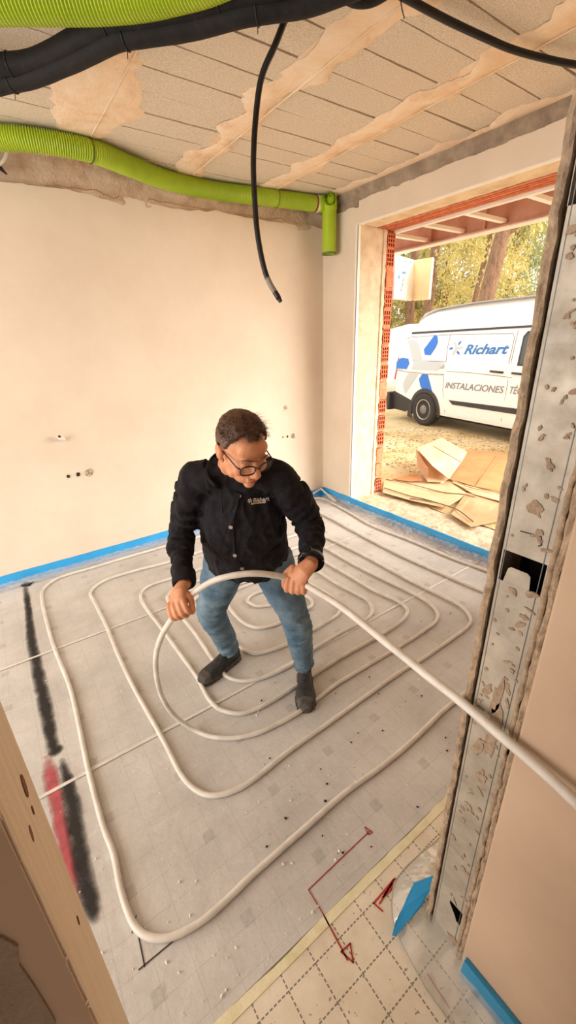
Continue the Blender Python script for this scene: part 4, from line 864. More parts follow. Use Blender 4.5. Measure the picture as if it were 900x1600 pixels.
mb = MB(); k = 20; a = [sv(u, w, .012) for u, w in arch]; b = [sv(u, w, .012) for u, w in arch_in[::-1]]
mb.add(a + b, [(i, i+1, k+i+1, k+i) for i in range(k-1)]); mb.build('wheel_arch', M_VANB, van)
mb = MB(); q = [vp(u, .004, w) for u, w in arch_in]; mb.add(q, [tuple(range(len(q)))]); mb.build('wheel_well', M_DIRT_SHADE, van)  # flat dark sheet painted as the shade inside the arch
mb = MB(); mb.prism([(-.52, .12), (-.40, .10), (-.40, .40), (-.52, .42)], vp(0, .005, 0), FD*VS, UPV*VS, -NR, .02); mb.build('mud_flap', M_VANB, van)
mb = MB(); mb.prism([(-.9, .2), (3.6, .2), (3.6, .3), (-.9, .3)], vp(0, -.15, 0), FD*VS, UPV*VS, -NR, 1.5*VS); mb.build('underbody', M_DIRT_SHADE, van)
# big star emblem on the rear quarter and the small one with lettering
def pixpoly(P, ox, oy, sc): return [vpx(ox + x/sc, oy + y/sc) for x, y in P]
em = (600, 470, 7.5)
for P in ([(280,462),(340,455),(385,475),(405,510),(445,690),(340,690)], [(343,700),(400,695),(700,722),(690,775),(620,820),(320,805),(348,735)], [(285,850),(400,862),(250,1090),(228,1020),(228,960),(255,900)]): sheet('emblem_arm', pixpoly(P, *em), M_LGREY, van, .007, .003)
for P in ([(600,395),(628,420),(635,480),(610,545),(545,640),(480,632),(468,570)], [(150,715),(190,675),(225,665),(288,680),(298,740),(268,800),(165,795),(145,780)], [(450,858),(515,865),(565,1060),(510,1070),(450,1040),(425,990),(412,915)]): sheet('emblem_petal', pixpoly(P, *em), M_LBLUE, van, .007, .003)
em = (680, 500, 5.625)
sheet('small_emblem_arm', pixpoly([(160,195),(180,195),(195,235),(248,238),(240,250),(195,258),(160,305),(145,305),(172,255),(178,235)], *em), M_LGREY, van, .007, .003)
for P in ([(228,180),(230,195),(212,220),(202,215),(208,200)], [(122,255),(138,240),(160,240),(155,255),(130,262)], [(195,270),(212,280),(216,305),(200,300),(190,285)]): sheet('small_emblem_petal', pixpoly(P, *em), M_LBLUE, van, .007, .003)
def vtext(body, px0, px1, size, mat, shear, bold, name, sq=1.0):
    (u0, w0), (u1, w1) = vpx(*px0), vpx(*px1); o = sv(u0, w0, .006); ex = sv(u1, w1, .006) - o; ey = sv(u0, w0 + .15, .006) - sv(u0, w0, .006)
    me = text_mesh(body, size, ex, ey, o, .001, shear, bold); C = coords(me); L = ((C - o) @ unit(ex)).max(); e_ = unit(ex)
    set_coords(me, C + np.outer((C - o) @ e_, e_)*(np.linalg.norm(ex)/L - 1)); me.materials.append(mat); return obj(name, me, van)
vtext('Richart', (724, 553), (794, 552.5), .215*VS, M_TBLUE, .28, .006, 'company_lettering')
vtext('INSTALACIONES', (695, 606), (787, 614.5), .155*VS, M_TGREY, .22, .002, 'service_lettering')
vtext('T\u00c9CNICAS', (794.5, 614.5), (850, 620), .155*VS, M_TGREY, .22, .002, 'service_lettering')
tag(van, 'white high-roof delivery van with blue star emblem and lettering parked outside', 'van')
# white car tail just beyond the van, seen past the jamb
c2 = VO + NR*(-1.2) - FD*2.1; vb = empty('parked_white_van', c2)
def c2p(u, v, w): return c2 + FD*u + NR*v + UPV*w
mb = MB(); mb.rings([[c2p(u, 0 - i_, .35), c2p(u, 0, .7), c2p(u, 0, 1.1), c2p(u, -.1, 1.6), c2p(u, -.2, t_ - .1), c2p(u, -.4, t_), c2p(u, -1.5, t_), c2p(u, -1.7, t_ - .1), c2p(u, -1.8, 1.6), c2p(u, -1.9, .7), c2p(u, -1.9 + i_, .35)] for u, t_, i_ in ((-3.2, 1.1, .1), (-2.6, 1.25, 0), (-1.8, 2.0, 0), (-.6, 2.15, 0), (.45, 2.1, 0), (.66, 1.9, .02), (.78, 1.5, .05), (.84, .9, .1))]); mb.build('body', M_VAN, vb, smooth=True)
mb = MB(); mb.tube([c2p(.87, -.03, 1.45), c2p(.9, -.02, .75)], .03, 6); mb.build('tail_lamp', M_RED, vb)
for u in (-2.3, -.1):
    mb = MB(); mb.tube([c2p(u, .0, .33), c2p(u, -.2, .33)], .33, 24); mb.build('tyre', M_TYRE, vb, smooth=False)
tag(vb, 'white vehicle rear just visible between the brick jamb and the van', 'van')

# ------------------------------------------------------------------ trees beyond the van
n = NT('pine_bark'); n.col(n.ramp(n.noise(5, 6, .7, vec=n.map((3, 3, 1))), [(.3, '5E4636'), (.55, '8A6A52'), (.8, 'A98A70')])); n.bump(n.noise(9, 5), 1, .05); n.set(.95); M_BARK = n.mat
def leafmat(name, a, b):
    n = NT(name); n.col(n.ramp(n.noise(.9, 4), [(.3, b), (.7, a)])); n.set(.75); n.b.inputs['Subsurface Weight'].default_value = 0
    tl_ = n.n('ShaderNodeBsdfTranslucent'); tl_.inputs[0].default_value = lin(a); mx = n.n('ShaderNodeMixShader'); mx.inputs[0].default_value = .4; n.l(n.b.outputs[0], mx.inputs[1]); n.l(tl_.outputs[0], mx.inputs[2]); n.l(mx.outputs[0], n.out.inputs[0]); return n.mat
M_LEAF = [leafmat('leaf_olive', 'B8B07A', '857F50'), leafmat('leaf_yellow', 'D2C482', 'A59A58'), leafmat('leaf_green', 'A0A678', '737A50')]
def foliage(blobs, cnt, size, seed, drop=.6):
    rg = np.random.default_rng(seed); V = []; Fs = []
    w = np.array([b[1][0]*b[1][1]*b[1][2] for b in blobs])**.67; w /= w.sum()
    for (c, r), q in zip(blobs, w):
        m = int(cnt*3.0*q); d = rg.normal(size=(m, 3)); d /= np.linalg.norm(d, axis=1)[:, None]; p = np.array(c) + d*np.array(r)*(rg.random((m, 1))**.35)
        clump = np.array([mnoise.noise(Vector(x)*1.5) for x in p]); p = p[clump > .09]
        for x in p:
            a = rg.normal(size=3); a /= np.linalg.norm(a); b = np.cross(a, rg.normal(size=3)); b /= np.linalg.norm(b); s = size*.5*(.5 + rg.random()); a = a*s*1.6 + np.array([0, 0, -drop*s]); b = b*s*.5
            o = len(V); V += [x - a*.5, x + b, x + a*.5, x - b]; Fs.append((o, o+1, o+2, o+3))
    mb = MB(); mb.add(V, Fs); return mb
def tree(px, dist, h, r0, lean, blobs, mat, label, seed, cnt=5000, size=.13, branch=()):
    r = ray(px, 600); b = EYE + r*dist; b = np.array([b[0], b[1], -.1]); root = empty('pine_tree', b)
    P = catmull([b, b + [lean[0]*.3, lean[1]*.3, h*.35], b + [lean[0]*.7, lean[1]*.7, h*.7], b + [lean[0], lean[1], h]], 6)
    mb = MB(); mb.tube(P, [r0*(1 - .55*i/len(P)) for i in range(len(P))], 10)
    for z, dx, dy, dz in branch:
        a = b + np.array([lean[0]*z/h, lean[1]*z/h, z]); mb.tube(catmull([a, a + np.array([dx*.5, dy*.5, dz*.35]), a + np.array([dx, dy, dz])], 4), [r0*.35*(1 - .7*i/8) for i in range(9)], 6)
    mb.build('trunk', M_BARK, root, smooth=True)
    o = foliage([(b + np.array(c), rr) for c, rr in blobs], cnt, size, seed).build('foliage', mat, root); o['kind'] = 'stuff'
    return tag(root, label, 'tree', 'trees behind the van')
rt = np.array([ray(760, 600)[0], ray(760, 600)[1]]); rt = np.array([rt[1], -rt[0]]) / np.linalg.norm(rt)     # sideways seen from the room
S_ = lambda a, z, d=0: (rt[0]*a - d*rt[1]*-1*0, rt[1]*a, z)
tree(727, 13, 9.5, .26, (rt[0]*1.1, rt[1]*1.1), [(S_(.8, 8.5), (2.2, 2.2, 1.3)), (S_(-.8, 7.6), (1.4, 1.4, .9))], M_LEAF[0], 'thick leaning pine trunk rising behind the van near the partition', 1, 4000, branch=((5.0, rt[0]*1.0, rt[1]*1.0, 1.6), (6, -rt[0]*1.2, -rt[1]*1.2, 1.5), (4.3, rt[0]*.9, rt[1]*.9, .9)))
tree(712, 15, 8, .10, (rt[0]*.9, rt[1]*.9), [(S_(.9, 5.9), (.7, .7, 1.0)), (S_(.8, 7.4), (1.2, 1.2, 1.0))], leafmat('leaf_rust', 'A9743A', '7F5528'), 'slim pine with rusty needles left of the thick trunk', 2, 1800)
tree(655, 16, 9, .22, (rt[0]*.3, rt[1]*.3), [(S_(.2, 8.2), (2.4, 2.4, 1.4)), (S_(1.6, 4.0), (1.6, 1.6, 1.3))], M_LEAF[1], 'straight dark trunk above the hanging board', 3, 5000)
tree(632, 17, 9, .2, (.2, .1), [(S_(0, 8), (2.2, 2.2, 1.6)), (S_(-1.5, 3.5), (1.5, 1.5, 1.8))], M_LEAF[0], 'trunk behind the hanging board close to the brick jamb', 4, 4500)
tree(690, 19, 7, .13, (rt[0]*-.4, rt[1]*-.4), [(S_(0, 3.6), (3.0, 3.0, 1.9)), (S_(.8, 6), (2.6, 2.6, 1.6)), (S_(-1.6, 2.4), (2.0, 2.0, 1.5))], M_LEAF[1], 'bushy yellow-green tree filling the middle of the opening', 5, 15000, .15, branch=((1.8, -rt[0]*1.6, -rt[1]*1.6, .7), (2.3, rt[0]*1.5, rt[1]*1.5, .9)))
tree(770, 20, 8, .15, (.2, 0), [(S_(0, 3.2), (2.8, 2.8, 1.7)), (S_(1.0, 6.0), (2.4, 2.4, 1.5)), (S_(-1.6, 7.6), (2.4, 2.4, 1.2))], M_LEAF[2], 'green bushy tree behind the thick trunk', 6, 10000, .15)
tree(640, 23, 8, .2, (0, .2), [(S_(0, 3.0), (3.2, 3.2, 2.2)), (S_(0, 6.8), (3.0, 3.0, 2.2))], M_LEAF[2], 'far green tree showing under the hanging board', 7, 9000, .17)
tree(735, 26, 9, .2, (0, .2), [(S_(0, 3.0), (4.2, 4.2, 2.4)), (S_(1, 7.4), (4.0, 4.0, 2.4))], M_LEAF[0], 'far olive tree closing the view between the trunks', 8, 11000, .19)
tree(820, 24, 9, .25, (0, .2), [(S_(0, 3.0), (3.6, 3.6, 2.4)), (S_(0, 7.2), (3.6, 3.6, 2.4))], M_LEAF[1], 'far yellowish tree at the right, against the partition edge', 9, 9000, .18)
tree(590, 21, 9, .25, (0, .2), [(S_(0, 3.5), (3.0, 3.0, 2.6)), (S_(0, 7.2), (3.2, 3.2, 2.2))], M_LEAF[2], 'tree mostly hidden by the brick jamb', 10, 6000, .18)
for (x, y), lab, sd in (((17.5, 3.2), 'tall olive tree further along beyond the front of the van', 11), ((19.5, -.6), 'last yellowish tree of the row beyond the front of the van', 12)):
    b = np.array([x, y, -.1]); root = empty('pine_tree', b); mb = MB(); mb.tube(catmull([b, b + [.2, .1, 3], b + [.1, .3, 6], b + [.3, .2, 8.5]], 5), [.24 - .008*i for i in range(16)], 10); mb.build('trunk', M_BARK, root, smooth=True)
    o = foliage([(b + np.array([0, 0, 4.0]), (2.6, 2.6, 2.0)), (b + np.array([.3, .2, 7.4]), (2.6, 2.6, 1.8))], 7000, .17, sd).build('foliage', M_LEAF[sd % 2], root); o['kind'] = 'stuff'; tag(root, lab, 'tree', 'trees behind the van')

# ------------------------------------------------------------------ the man laying the pipe
def arr(*a): return np.array(a, float)
CR, CU, CT = RW[:, 0], RW[:, 1], RW[:, 2]          # sideways, up, towards the viewer
hR, hL = at(352, 866, 1.88), at(424, 866, 1.86); hM = (hR + hL) / 2
kR, kL = at(331, 955, 2.09), at(464, 975, 1.96)
heelR, toeR = arr(.835, 1.778, 0), arr(.554, 1.708, 0); heelL, toeL = arr(1.070, 1.445, 0), arr(.905, 1.213, 0)
aR = heelR + unit(toeR - heelR)*.065 + arr(0, 0, .10); aL = heelL + unit(toeL - heelL)*.065 + arr(0, 0, .10)
sR, sL, nk = at(304, 747, 1.55), at(437, 743, 1.53), at(366, 733, 1.53)
eR, eL = reach(sR, 284, 836, .26, True), reach(sL, 484, 818, .26, True)
wR, wL = reach(eR, 288, 915, .24, False), reach(eL, 486, 880, .24, False)
side_v = unit(sL - sR); spine = unit(nk - hM); front_v = unit(np.cross(spine, side_v))
if front_v @ CT < 0: front_v = -front_v
n = NT('skin'); n.col(n.ramp(n.noise(28, 4), [(.3, 'C07F5A'), (.7, 'D89A74')])); n.bump(n.noise(160, 3), .1, .002); n.set(.5, spec=.4); n.b.inputs['Subsurface Weight'].default_value = .08; n.b.inputs['Subsurface Radius'].default_value = (.01, .004, .002); M_SKIN = n.mat
n = NT('black_fleece'); n.col(n.ramp(n.noise(30, 5, .6), [(.3, '131115'), (.7, '232025')])); n.bump(n.noise(240, 3), .25, .004); n.set(.88, spec=.25, sheen=.0); M_JACKET = n.mat
n = NT('worn_denim')
wv = n.noise(1.0, 3, vec=n.map((900, 900, 260)))
n.col(n.mix(n.math('MULTIPLY', wv, .25), n.ramp(n.noise(9, 5, .6), [(.28, '3E5466'), (.5, '5F7686'), (.74, '8496A0')]), lin('3A536B'))); n.bump(n.noise(26, 4), .35, .01); n.set(.9, spec=.2); M_DENIM = n.mat
M_SHOE = simple('scuffed_black_leather', '33302E', .65, vs=30, c2='201E1D', bs=60, bst=.4); M_SOLE = simple('dusty_sole', '5A534D', .85, vs=40, c2='37322E'); M_LACE = simple('black_lace', '161515', .8)
person = empty('person', (hM[0], hM[1], 0))

# --- head frame
HC = at(379, 701, 1.41)
Fv = unit(CR*.52 - CU*.68 + CT*.52); Rv = CR*-.84 - CU*.26 + CT*.46; Rv = unit(Rv - Fv*(Rv @ Fv)); Uv = np.cross(Rv, Fv); HA = np.array([Rv, Fv, Uv])
def hp(x, y, z): return HC + Rv*x + Fv*y + Uv*z
bd = MB()
bd.ball(hp(0, -.014, .030), (.074, .092, .084), HA, 28, 18); bd.ball(hp(0, .026, -.020), (.064, .066, .080), HA, 24, 16); bd.ball(hp(0, .038, -.072), (.050, .048, .038), HA, 20, 14)
bd.ball(hp(0, .072, -.098), (.021, .018, .017), HA); bd.ball(hp(0, .060, .045), (.056, .032, .040), HA, 20, 14)
for s in (-1, 1):
    bd.ball(hp(s*.030, .082, .018), (.026, .010, .008), HA); bd.ball(hp(s*.040, .062, -.030), (.024, .022, .026), HA); bd.ball(hp(s*.031, .079, -.002), (.015, .011, .011), HA)
    bd.ball(hp(s*.079, -.012, -.006), (.012, .018, .029), HA); bd.ball(hp(s*.086, -.019, .004), (.005, .016, .023), HA); bd.ball(hp(s*.072, -.004, -.034), (.008, .009, .010), HA); bd.ball(hp(s*.012, .102, -.038), (.009, .011, .008), HA)
    bd.ball(hp(s*.048, .020, -.066), (.018, .03, .026), HA)
bd.tube([hp(0, .088, .012), hp(0, .100, -.010), hp(0, .112, -.030), hp(0, .108, -.042)], [.009, .0115, .0145, .010], 10)
bd.ball(hp(0, .091, -.064), (.025, .008, .006), HA); bd.ball(hp(0, .089, -.075), (.022, .008, .006), HA)
bd.tube([hp(0, -.028, -.03), hp(0, -.032, -.075), nk + spine*.02, nk - spine*.06], [.058, .056, .062, .075], 16)
# --- trunk, arms, legs under the clothes
bd.tube([hM - spine*.06, hM + spine*.05, hM + spine*.2, hM + spine*.36, hM + spine*.43], [.13, .13, .14, .13, .08], 16, side=side_v, rad2=[.09, .09, .10, .09, .06])
for s_, e_, w_ in ((sR, eR, wR), (sL, eL, wL)):
    bd.tube([nk - spine*.05, s_], [.06, .05], 12); bd.tube(catmull([s_, e_, w_], 5), [.048, .046, .044, .042, .040, .037, .035, .033, .031, .029, .026], 12)
for h_, k_, a_ in ((hR, kR, aR), (hL, kL, aL)): bd.tube(catmull([h_, k_, a_], 5), [.07, .066, .06, .054, .048, .043, .042, .041, .038, .035, .034], 12)
# --- gripping hands
def hand(G, W, A):
    A = unit(A); A = unit(A + unit(A - CT*(A @ CT) - CU*(A @ CU))*.9); B = W - G; B = unit(B - A*(A @ B)); N = np.cross(A, B); N = N if N @ CT > 0 else -N
    L = lambda a, b, n_: G + A*a + B*b + N*n_
    wl = np.array([(W - G) @ A, (W - G) @ B, (W - G) @ N])
    wr_ = L(*(wl*[1, 1, .6] + [0, 0, .010])); 
    bd.tube([W, wr_, L(wl[0]*.5, wl[1]*.62, .028), L(0, .016, .027), L(0, .002, .022)], [.027, .029, .034, .040, .036], 14, side=A, rad2=[.022, .021, .018, .016, .012])
    bd.ball(L(.022, wl[1]*.45, .018), (.017, .030, .017), [A, B, N])
    for i, (a, k) in enumerate(((.031, .97), (.0105, 1.04), (-.010, 1.0), (-.029, .86))):
        sp = .14*a
        P = [L(a*.9, .016, .030), L(a, -.006, .032), L(a + sp*.4, -.036*k, .019), L(a + sp*.6, -.037*k, -.006), L(a + sp*.4, -.020*k, -.024), L(a + sp*.3, .002, -.023)]
        bd.tube(catmull(P, 3), [.0105, .0105, .0105, .0105, .0102, .0100, .0098, .0096, .0094, .0092, .0088, .0086, .0084, .0080, .0070, .0055], 10)
        bd.ball(P[1], .0112, nu=10, nv=7); bd.ball(P[2], .0104, nu=10, nv=7)
    T = [L(.022, wl[1]*.62, .018), L(.041, wl[1]*.34, .014), L(.0475, .004, .010), L(.046, -.022, .004), L(.044, -.038, -.002)]
    bd.tube(catmull(T, 4), [.015, .0145, .014, .0135, .013, .0128, .0125, .012, .0115, .0112, .011, .0108, .0105, .0100, .0090, .0078, .0060], 10)
    return L, A, B, N
hand(GRIP_R, wR, ARC[0] - LIFT[-1]); hand(GRIP_L, wL, ARC[-1] - TAIL[0])
body_me = remeshed(bd, 'body', M_SKIN, .0034, 4, .45); obj('body', body_me, person)
# --- eyebrows, mouth line, glasses
M_HAIR = simple('dark_brown_hair', '33221A', .6, vs=60, c2='1E1410'); M_HAIRG = simple('greying_hair', '6E5D50', .65, vs=80, c2='453730')
M_LIP = simple('lip', '97513F', .5, var=.05); M_FRAME = simple('dark_glasses_frame', '1E1412', .3, var=0)
for s in (-1, 1):
    mb = MB(); mb.tube([hp(s*.012, .0955, .022), hp(s*.030, .0945, .028), hp(s*.050, .080, .023)], [.002, .0028, .0015], 8); mb.build('eyebrow', M_HAIRG, person, smooth=True)
mb = MB(); mb.tube([hp(-.022, .092, -.070), hp(0, .0995, -.0695), hp(.022, .092, -.070)], [.001, .0018, .001], 6); mb.build('mouth', M_LIP, person, smooth=True)
gl = empty('glasses', hp(0, .1, 0)); gl.parent = person; gl.matrix_parent_inverse = person.matrix_basis.inverted()
n = NT('lens_glass'); tr = n.n('ShaderNodeBsdfTransparent'); tr.inputs[0].default_value = (.93, .92, .9, 1); g_ = n.n('ShaderNodeBsdfGlossy'); g_.inputs['Roughness'].default_value = .03; mx = n.n('ShaderNodeMixShader'); mx.inputs[0].default_value = .10; n.l(tr.outputs[0], mx.inputs[1]); n.l(g_.outputs[0], mx.inputs[2]); n.l(mx.outputs[0], n.out.inputs[0]); M_LENS = n.mat
for s in (-1, 1):
    R_ = []
    for q in np.arange(25)*2*math.pi/24:
        a, b = math.cos(q), math.sin(q); a = math.copysign(abs(a)**.75, a); b = math.copysign(abs(b)**.75, b); R_.append(hp(s*.0335 + .0255*a, .109 - .010*abs(.0335*s + .0255*a)/.06, -.006 + .0185*b))
    mb = MB(); mb.tube(R_, .0025, 6); mb.build('rim', M_FRAME, gl, smooth=True); mb = MB(); mb.add(R_[:24], [tuple(range(24))]); mb.build('lens', M_LENS, gl)
    mb = MB(); mb.tube([hp(s*.059, .098, .004), hp(s*.067, .088, .005), hp(s*.0715, .03, .006), hp(s*.078, -.015, .010), hp(s*.077, -.030, .0)], .0025, 6); mb.build('temple', M_FRAME, gl, smooth=True)
mb = MB(); mb.tube([hp(-.009, .1085, .002), hp(0, .113, .004), hp(.009, .1085, .002)], .0022, 6); mb.build('bridge', M_FRAME, gl, smooth=True)
# --- hair: cap that follows the skull, with loose strands
CRC, CRR = arr(0, -.016, .030), arr(.0775, .0945, .0885)
def hairy(p):
    x, y, z = p; ax = abs(x)
    nz = .007*fbm((x*70, y*70, 2.2), 1, 3)
    if y > .045: return z + nz > .078 + .030*math.exp(-((ax - .044)/.016)**2) + .25*max(0, y - .06)
    if y > .012: return z + nz > np.interp(y, [.012, .03, .045], [.022, .060, .096])
    if y > -.04: return z > np.interp(y, [-.04, -.02, .012], [.0, .032, .026])
    return z > np.interp(y, [-.12, -.06, -.04], [-.055, -.045, .0])
V, idx, Fs = [], {}, []; NU, NV = 84, 44
def sp_(i, j):
    th, ph = math.pi*i/NV, 2*math.pi*j/NU; return arr(math.sin(th)*math.cos(ph), math.sin(th)*math.sin(ph), math.cos(th))
def hv(i, j):
    j %= NU
    if (i, j) not in idx:
        d = sp_(i, j); p = CRC + d*CRR; ok = hairy(p); t_ = (.0055 + .0035*fbm(tuple(p*60), 1, 3) + (.005 if p[2] > .075 else 0)) if ok else -.002
        idx[(i, j)] = len(V); V.append(hp(*(p + d*t_)))
    return idx[(i, j)]
for i in range(NV):
    for j in range(NU):
        c = CRC + sp_(i + .5, j + .5)*CRR
        if hairy(c): Fs.append((hv(i, j), hv(i+1, j), hv(i+1, j+1), hv(i, j+1)))
n = NT('hair'); gm = n.n('ShaderNodeAttribute'); gm.attribute_name = 'grey'; n.col(n.mix(gm.outputs['Fac'], n.ramp(n.noise(120, 4), [(.3, '3A261A'), (.7, '6B4A33')]), lin('7A6A5C'))); n.set(.55); M_HAIRM = n.mat
mb = MB(); mb.add(V, Fs)
rg = random.Random(9)
def strand(p, d, L, bend, r=.0007):
    a = hp(*p); q = unit(Rv*d[0] + Fv*d[1] + Uv*d[2]); g_ = unit(Rv*bend[0] + Fv*bend[1] + Uv*bend[2]); mb.tube([a, a + q*L*.5, a + q*L*.8 + g_*L*.25], [r, r*.8, r*.2], 3, cap=False)
cnt = 0
while cnt < 2600:
    d = unit(arr(rg.gauss(0, 1), rg.gauss(0, 1), rg.gauss(.35, 1))); p = CRC + d*CRR
    if not hairy(p): continue
    up_ = p[2] > .06; L = rg.uniform(.015, .034) if up_ else rg.uniform(.005, .011)
    fl = unit(d*.30 + arr(rg.gauss(0, .25), .55 if up_ else -.3, (.1 if up_ else -.6)) + arr(.25, 0, 0)*(1 if up_ else 0)); strand(p + d*.003, fl, L, (rg.gauss(0, .6), .5, -.4)); cnt += 1
for k in range(46):
    d = unit(arr(rg.uniform(-.9, .1), rg.uniform(-.2, .7), rg.uniform(.5, 1))); p = CRC + d*CRR; strand(p, unit(d + arr(-.7, rg.gauss(.2, .4), rg.gauss(0, .4))), rg.uniform(.03, .055), (-.6, .3, -.9), .0005)
ho = mb.build('hair', M_HAIRM, person, smooth=True); C = (coords(ho.data) - HC) @ HA.T
at_ = ho.data.attributes.new('grey', 'FLOAT', 'POINT'); at_.data.foreach_set('value', np.clip((.045 - C[:, 2]) / .05, 0, 1)*.75)

# --- jeans
jb = MB()
jb.tube([hM - spine*.075 - front_v*.0, hM - spine*.01, hM + spine*.08, hM + spine*.16], [.15, .178, .175, .165], 20, side=side_v, rad2=[.105, .125, .125, .12])
def leg(h_, k_, a_, hem, R):
    P = catmull([h_, h_*.5 + k_*.5, k_, k_*.5 + a_*.5, a_ + (k_ - a_)*hem], 5); jb.tube(P, np.interp(np.linspace(0, 1, len(P)), np.linspace(0, 1, len(R)), R), 20); return P
PRl = leg(hR + unit(hM - hR)*.01, kR, aR, -.02, [.108, .100, .093, .082, .078, .072, .068, .062, .060]); PLl = leg(hL + unit(hM - hL)*.01, kL, aL, -.02, [.106, .098, .089, .078, .073, .066, .063, .058, .058])
jm = remeshed(jb, 'jeans', M_DENIM, .0062, 8, .5); C, Nn = coords(jm), normals(jm)
def near(C, P): P = np.array(P); D = ((C[:, None, :] - P[None])**2).sum(2); return D.argmin(1) / (len(P) - 1)
tR, tL = near(C, PRl), near(C, PLl); isR = ((C - np.array(PRl)[(tR*(len(PRl)-1)).astype(int)])**2).sum(1) < ((C - np.array(PLl)[(tL*(len(PLl)-1)).astype(int)])**2).sum(1); T = np.where(isR, tR, tL)
off = np.array([.006*fbm(tuple(c*7), 1, 3) - (.010*math.exp(-((t - .5)/.12)**2) + .012*math.exp(-((t - .95)/.14)**2) + .003)*abs(fbm((c[0]*9, c[1]*9, c[2]*34 + 3*r), 1, 2))*1.6 for c, t, r in zip(C, T, isR)])
set_coords(jm, C + Nn*off[:, None]); jeans = obj('jeans', jm, person)
# --- shoes
def shoe(heel, toe):
    d = unit(toe - heel); s = np.cross([0, 0, 1], d); L = np.linalg.norm(toe - heel); k = L/.285
    P = lambda a, b, z: heel + d*a*k + s*b + arr(0, 0, z)
    root = empty('shoe', heel); root.parent = person; root.matrix_parent_inverse = person.matrix_basis.inverted()
    ss = [0, .012, .04, .08, .11, .14, .17, .20, .235, .262, .280, .287]; hw = [.016, .028, .036, .036, .037, .040, .045, .048, .046, .038, .022, .008]; hh = [.07, .098, .112, .112, .100, .086, .074, .068, .064, .056, .042, .03]
    R_ = []
    for a, w, h_ in zip(ss, hw, hh):
        r = []
        for q in np.linspace(0, math.pi, 15):
            cx_, cz_ = math.cos(q), math.sin(q); r.append(P(a, w*math.copysign(abs(cx_)**.7, cx_), .020 + (h_ - .020)*cz_**.75))
        R_.append(r + [P(a, -w*.5, .018), P(a, w*.5, .018)])
    mb = MB(); mb.rings(R_); mb.build('upper', M_SHOE, root, smooth=True)
    out = [(a, w + .004) for a, w in zip(ss, hw)]; poly = out + [(a, -w) for a, w in out[::-1]]
    mb = MB(); mb.prism([(a*k, b) for a, b in poly], heel + arr(0, 0, .001), d, s, (0, 0, 1), .026); mb.build('sole', M_SOLE, root, bevel=.004)
    for i in range(12):
        a = .02 + i*.022; w = float(np.interp(a, ss, hw)) + .0045
        for sg in (-1, 1): mb = MB(); mb.prism([(-.006, 0), (.006, 0), (.004, .016), (-.004, .016)], P(a, sg*w, .004), d, (0, 0, 1), s*sg, .003); mb.build('tread_lug', M_SOLE, root)
    mb = MB(); mb.rings([[P(a, (w + .0015)*math.copysign(abs(math.cos(q))**.7, math.cos(q)), .020 + (h_ + .0015 - .020)*math.sin(q)**.75) for q in np.linspace(0, math.pi, 15)] for a, w, h_ in zip(ss[8:], hw[8:], hh[8:])], closed=False); mb.build('toe_cap', M_SOLE, root, smooth=True)
    mb = MB(); mb.tube([P(.07 + .024*math.cos(q) - .02, .034*math.sin(q), .110 + .004*math.cos(q)) for q in np.linspace(0, 2*math.pi, 21)], .008, 8); mb.build('ankle_cuff', M_SHOE, root, smooth=True)
    for i in range(4):
        a = .105 + i*.020; z = float(np.interp(a, ss, hh)) + .002; mb = MB(); mb.tube([P(a, -.022, z - .012), P(a + .006*(-1)**i, 0, z + .002), P(a, .022, z - .012)], .0024, 6); mb.build('lace', M_LACE, root, smooth=True)
    mb = MB(); c = P(.10, 0, .106)
    for sg in (-1, 1): mb.tube([c, c + s*sg*.018 + d*.008 + arr(0, 0, .010), c + s*sg*.03 + d*.012, c + d*.004], .002, 6)
    mb.build('lace_bow', M_LACE, root, smooth=True)
shoe(heelR, toeR); shoe(heelL, toeL)
# --- jacket
kb = MB()
fr = lambda k: hM + spine*k
kb.tube([fr(-.035) + front_v*.012, fr(.03) + front_v*.012, fr(.12) + front_v*.016, fr(.22) + front_v*.02, fr(.31) + front_v*.014, fr(.385), fr(.435), fr(.465)], [.192, .194, .184, .182, .174, .150, .108, .075], 28, side=side_v, rad2=[.140, .144, .142, .142, .130, .105, .080, .065])
for s_, e_, w_, Rr in ((sR, eR, wR, [.060, .063, .063, .061, .058, .056, .054, .051, .047, .044, .043]), (sL, eL, wL, [.062, .067, .069, .067, .063, .060, .057, .053, .049, .045, .043])):
    kb.tube([nk - spine*.035, s_*.5 + nk*.5 - spine*.012, s_], [.082, .076, .061], 16); kb.ball(s_, .061); kb.tube(catmull([s_, e_, w_ + (e_ - w_)*.06], 5), Rr, 18)
km = remeshed(kb, 'jacket', M_JACKET, .0062, 7, .5); C, Nn = coords(km), normals(km)
AR, AL = catmull([sR, eR, wR], 12), catmull([sL, eL, wL], 12); tR, tL = near(C, AR), near(C, AL)
dR = np.sqrt(((C - np.array(AR)[(tR*(len(AR)-1)).astype(int)])**2).sum(1)); dL = np.sqrt(((C - np.array(AL)[(tL*(len(AL)-1)).astype(int)])**2).sum(1))
arm = np.minimum(dR, dL) < .088; T = np.where(dR < dL, tR, tL)
off = np.array([.010*fbm(tuple(c*6), 1, 3) - ((.019 if t > .12 else .010)*abs(fbm((c[0]*10 + t*4, c[1]*10, t*26), 1, 2)) if a else .017*abs(fbm((c[0]*11, c[1]*11, c[2]*6), 1, 3)))*1.3 + .004 for c, a, t in zip(C, arm, T)])
set_coords(km, C + Nn*off[:, None]); jacket = obj('jacket', km, person)
from mathutils.bvhtree import BVHTree
dg = bpy.context.evaluated_depsgraph_get(); bvh = BVHTree.FromPolygons([tuple(c) for c in coords(km)], [tuple(p.vertices) for p in km.polygons])
def onj(x, y, off=.002):
    h_ = bvh.ray_cast(Vector(EYE), Vector(unit(ray(x, y)))); 
    if h_[0] is None: return None, None
    return np.array(h_[0]) + np.array(h_[1])*off, np.array(h_[1])
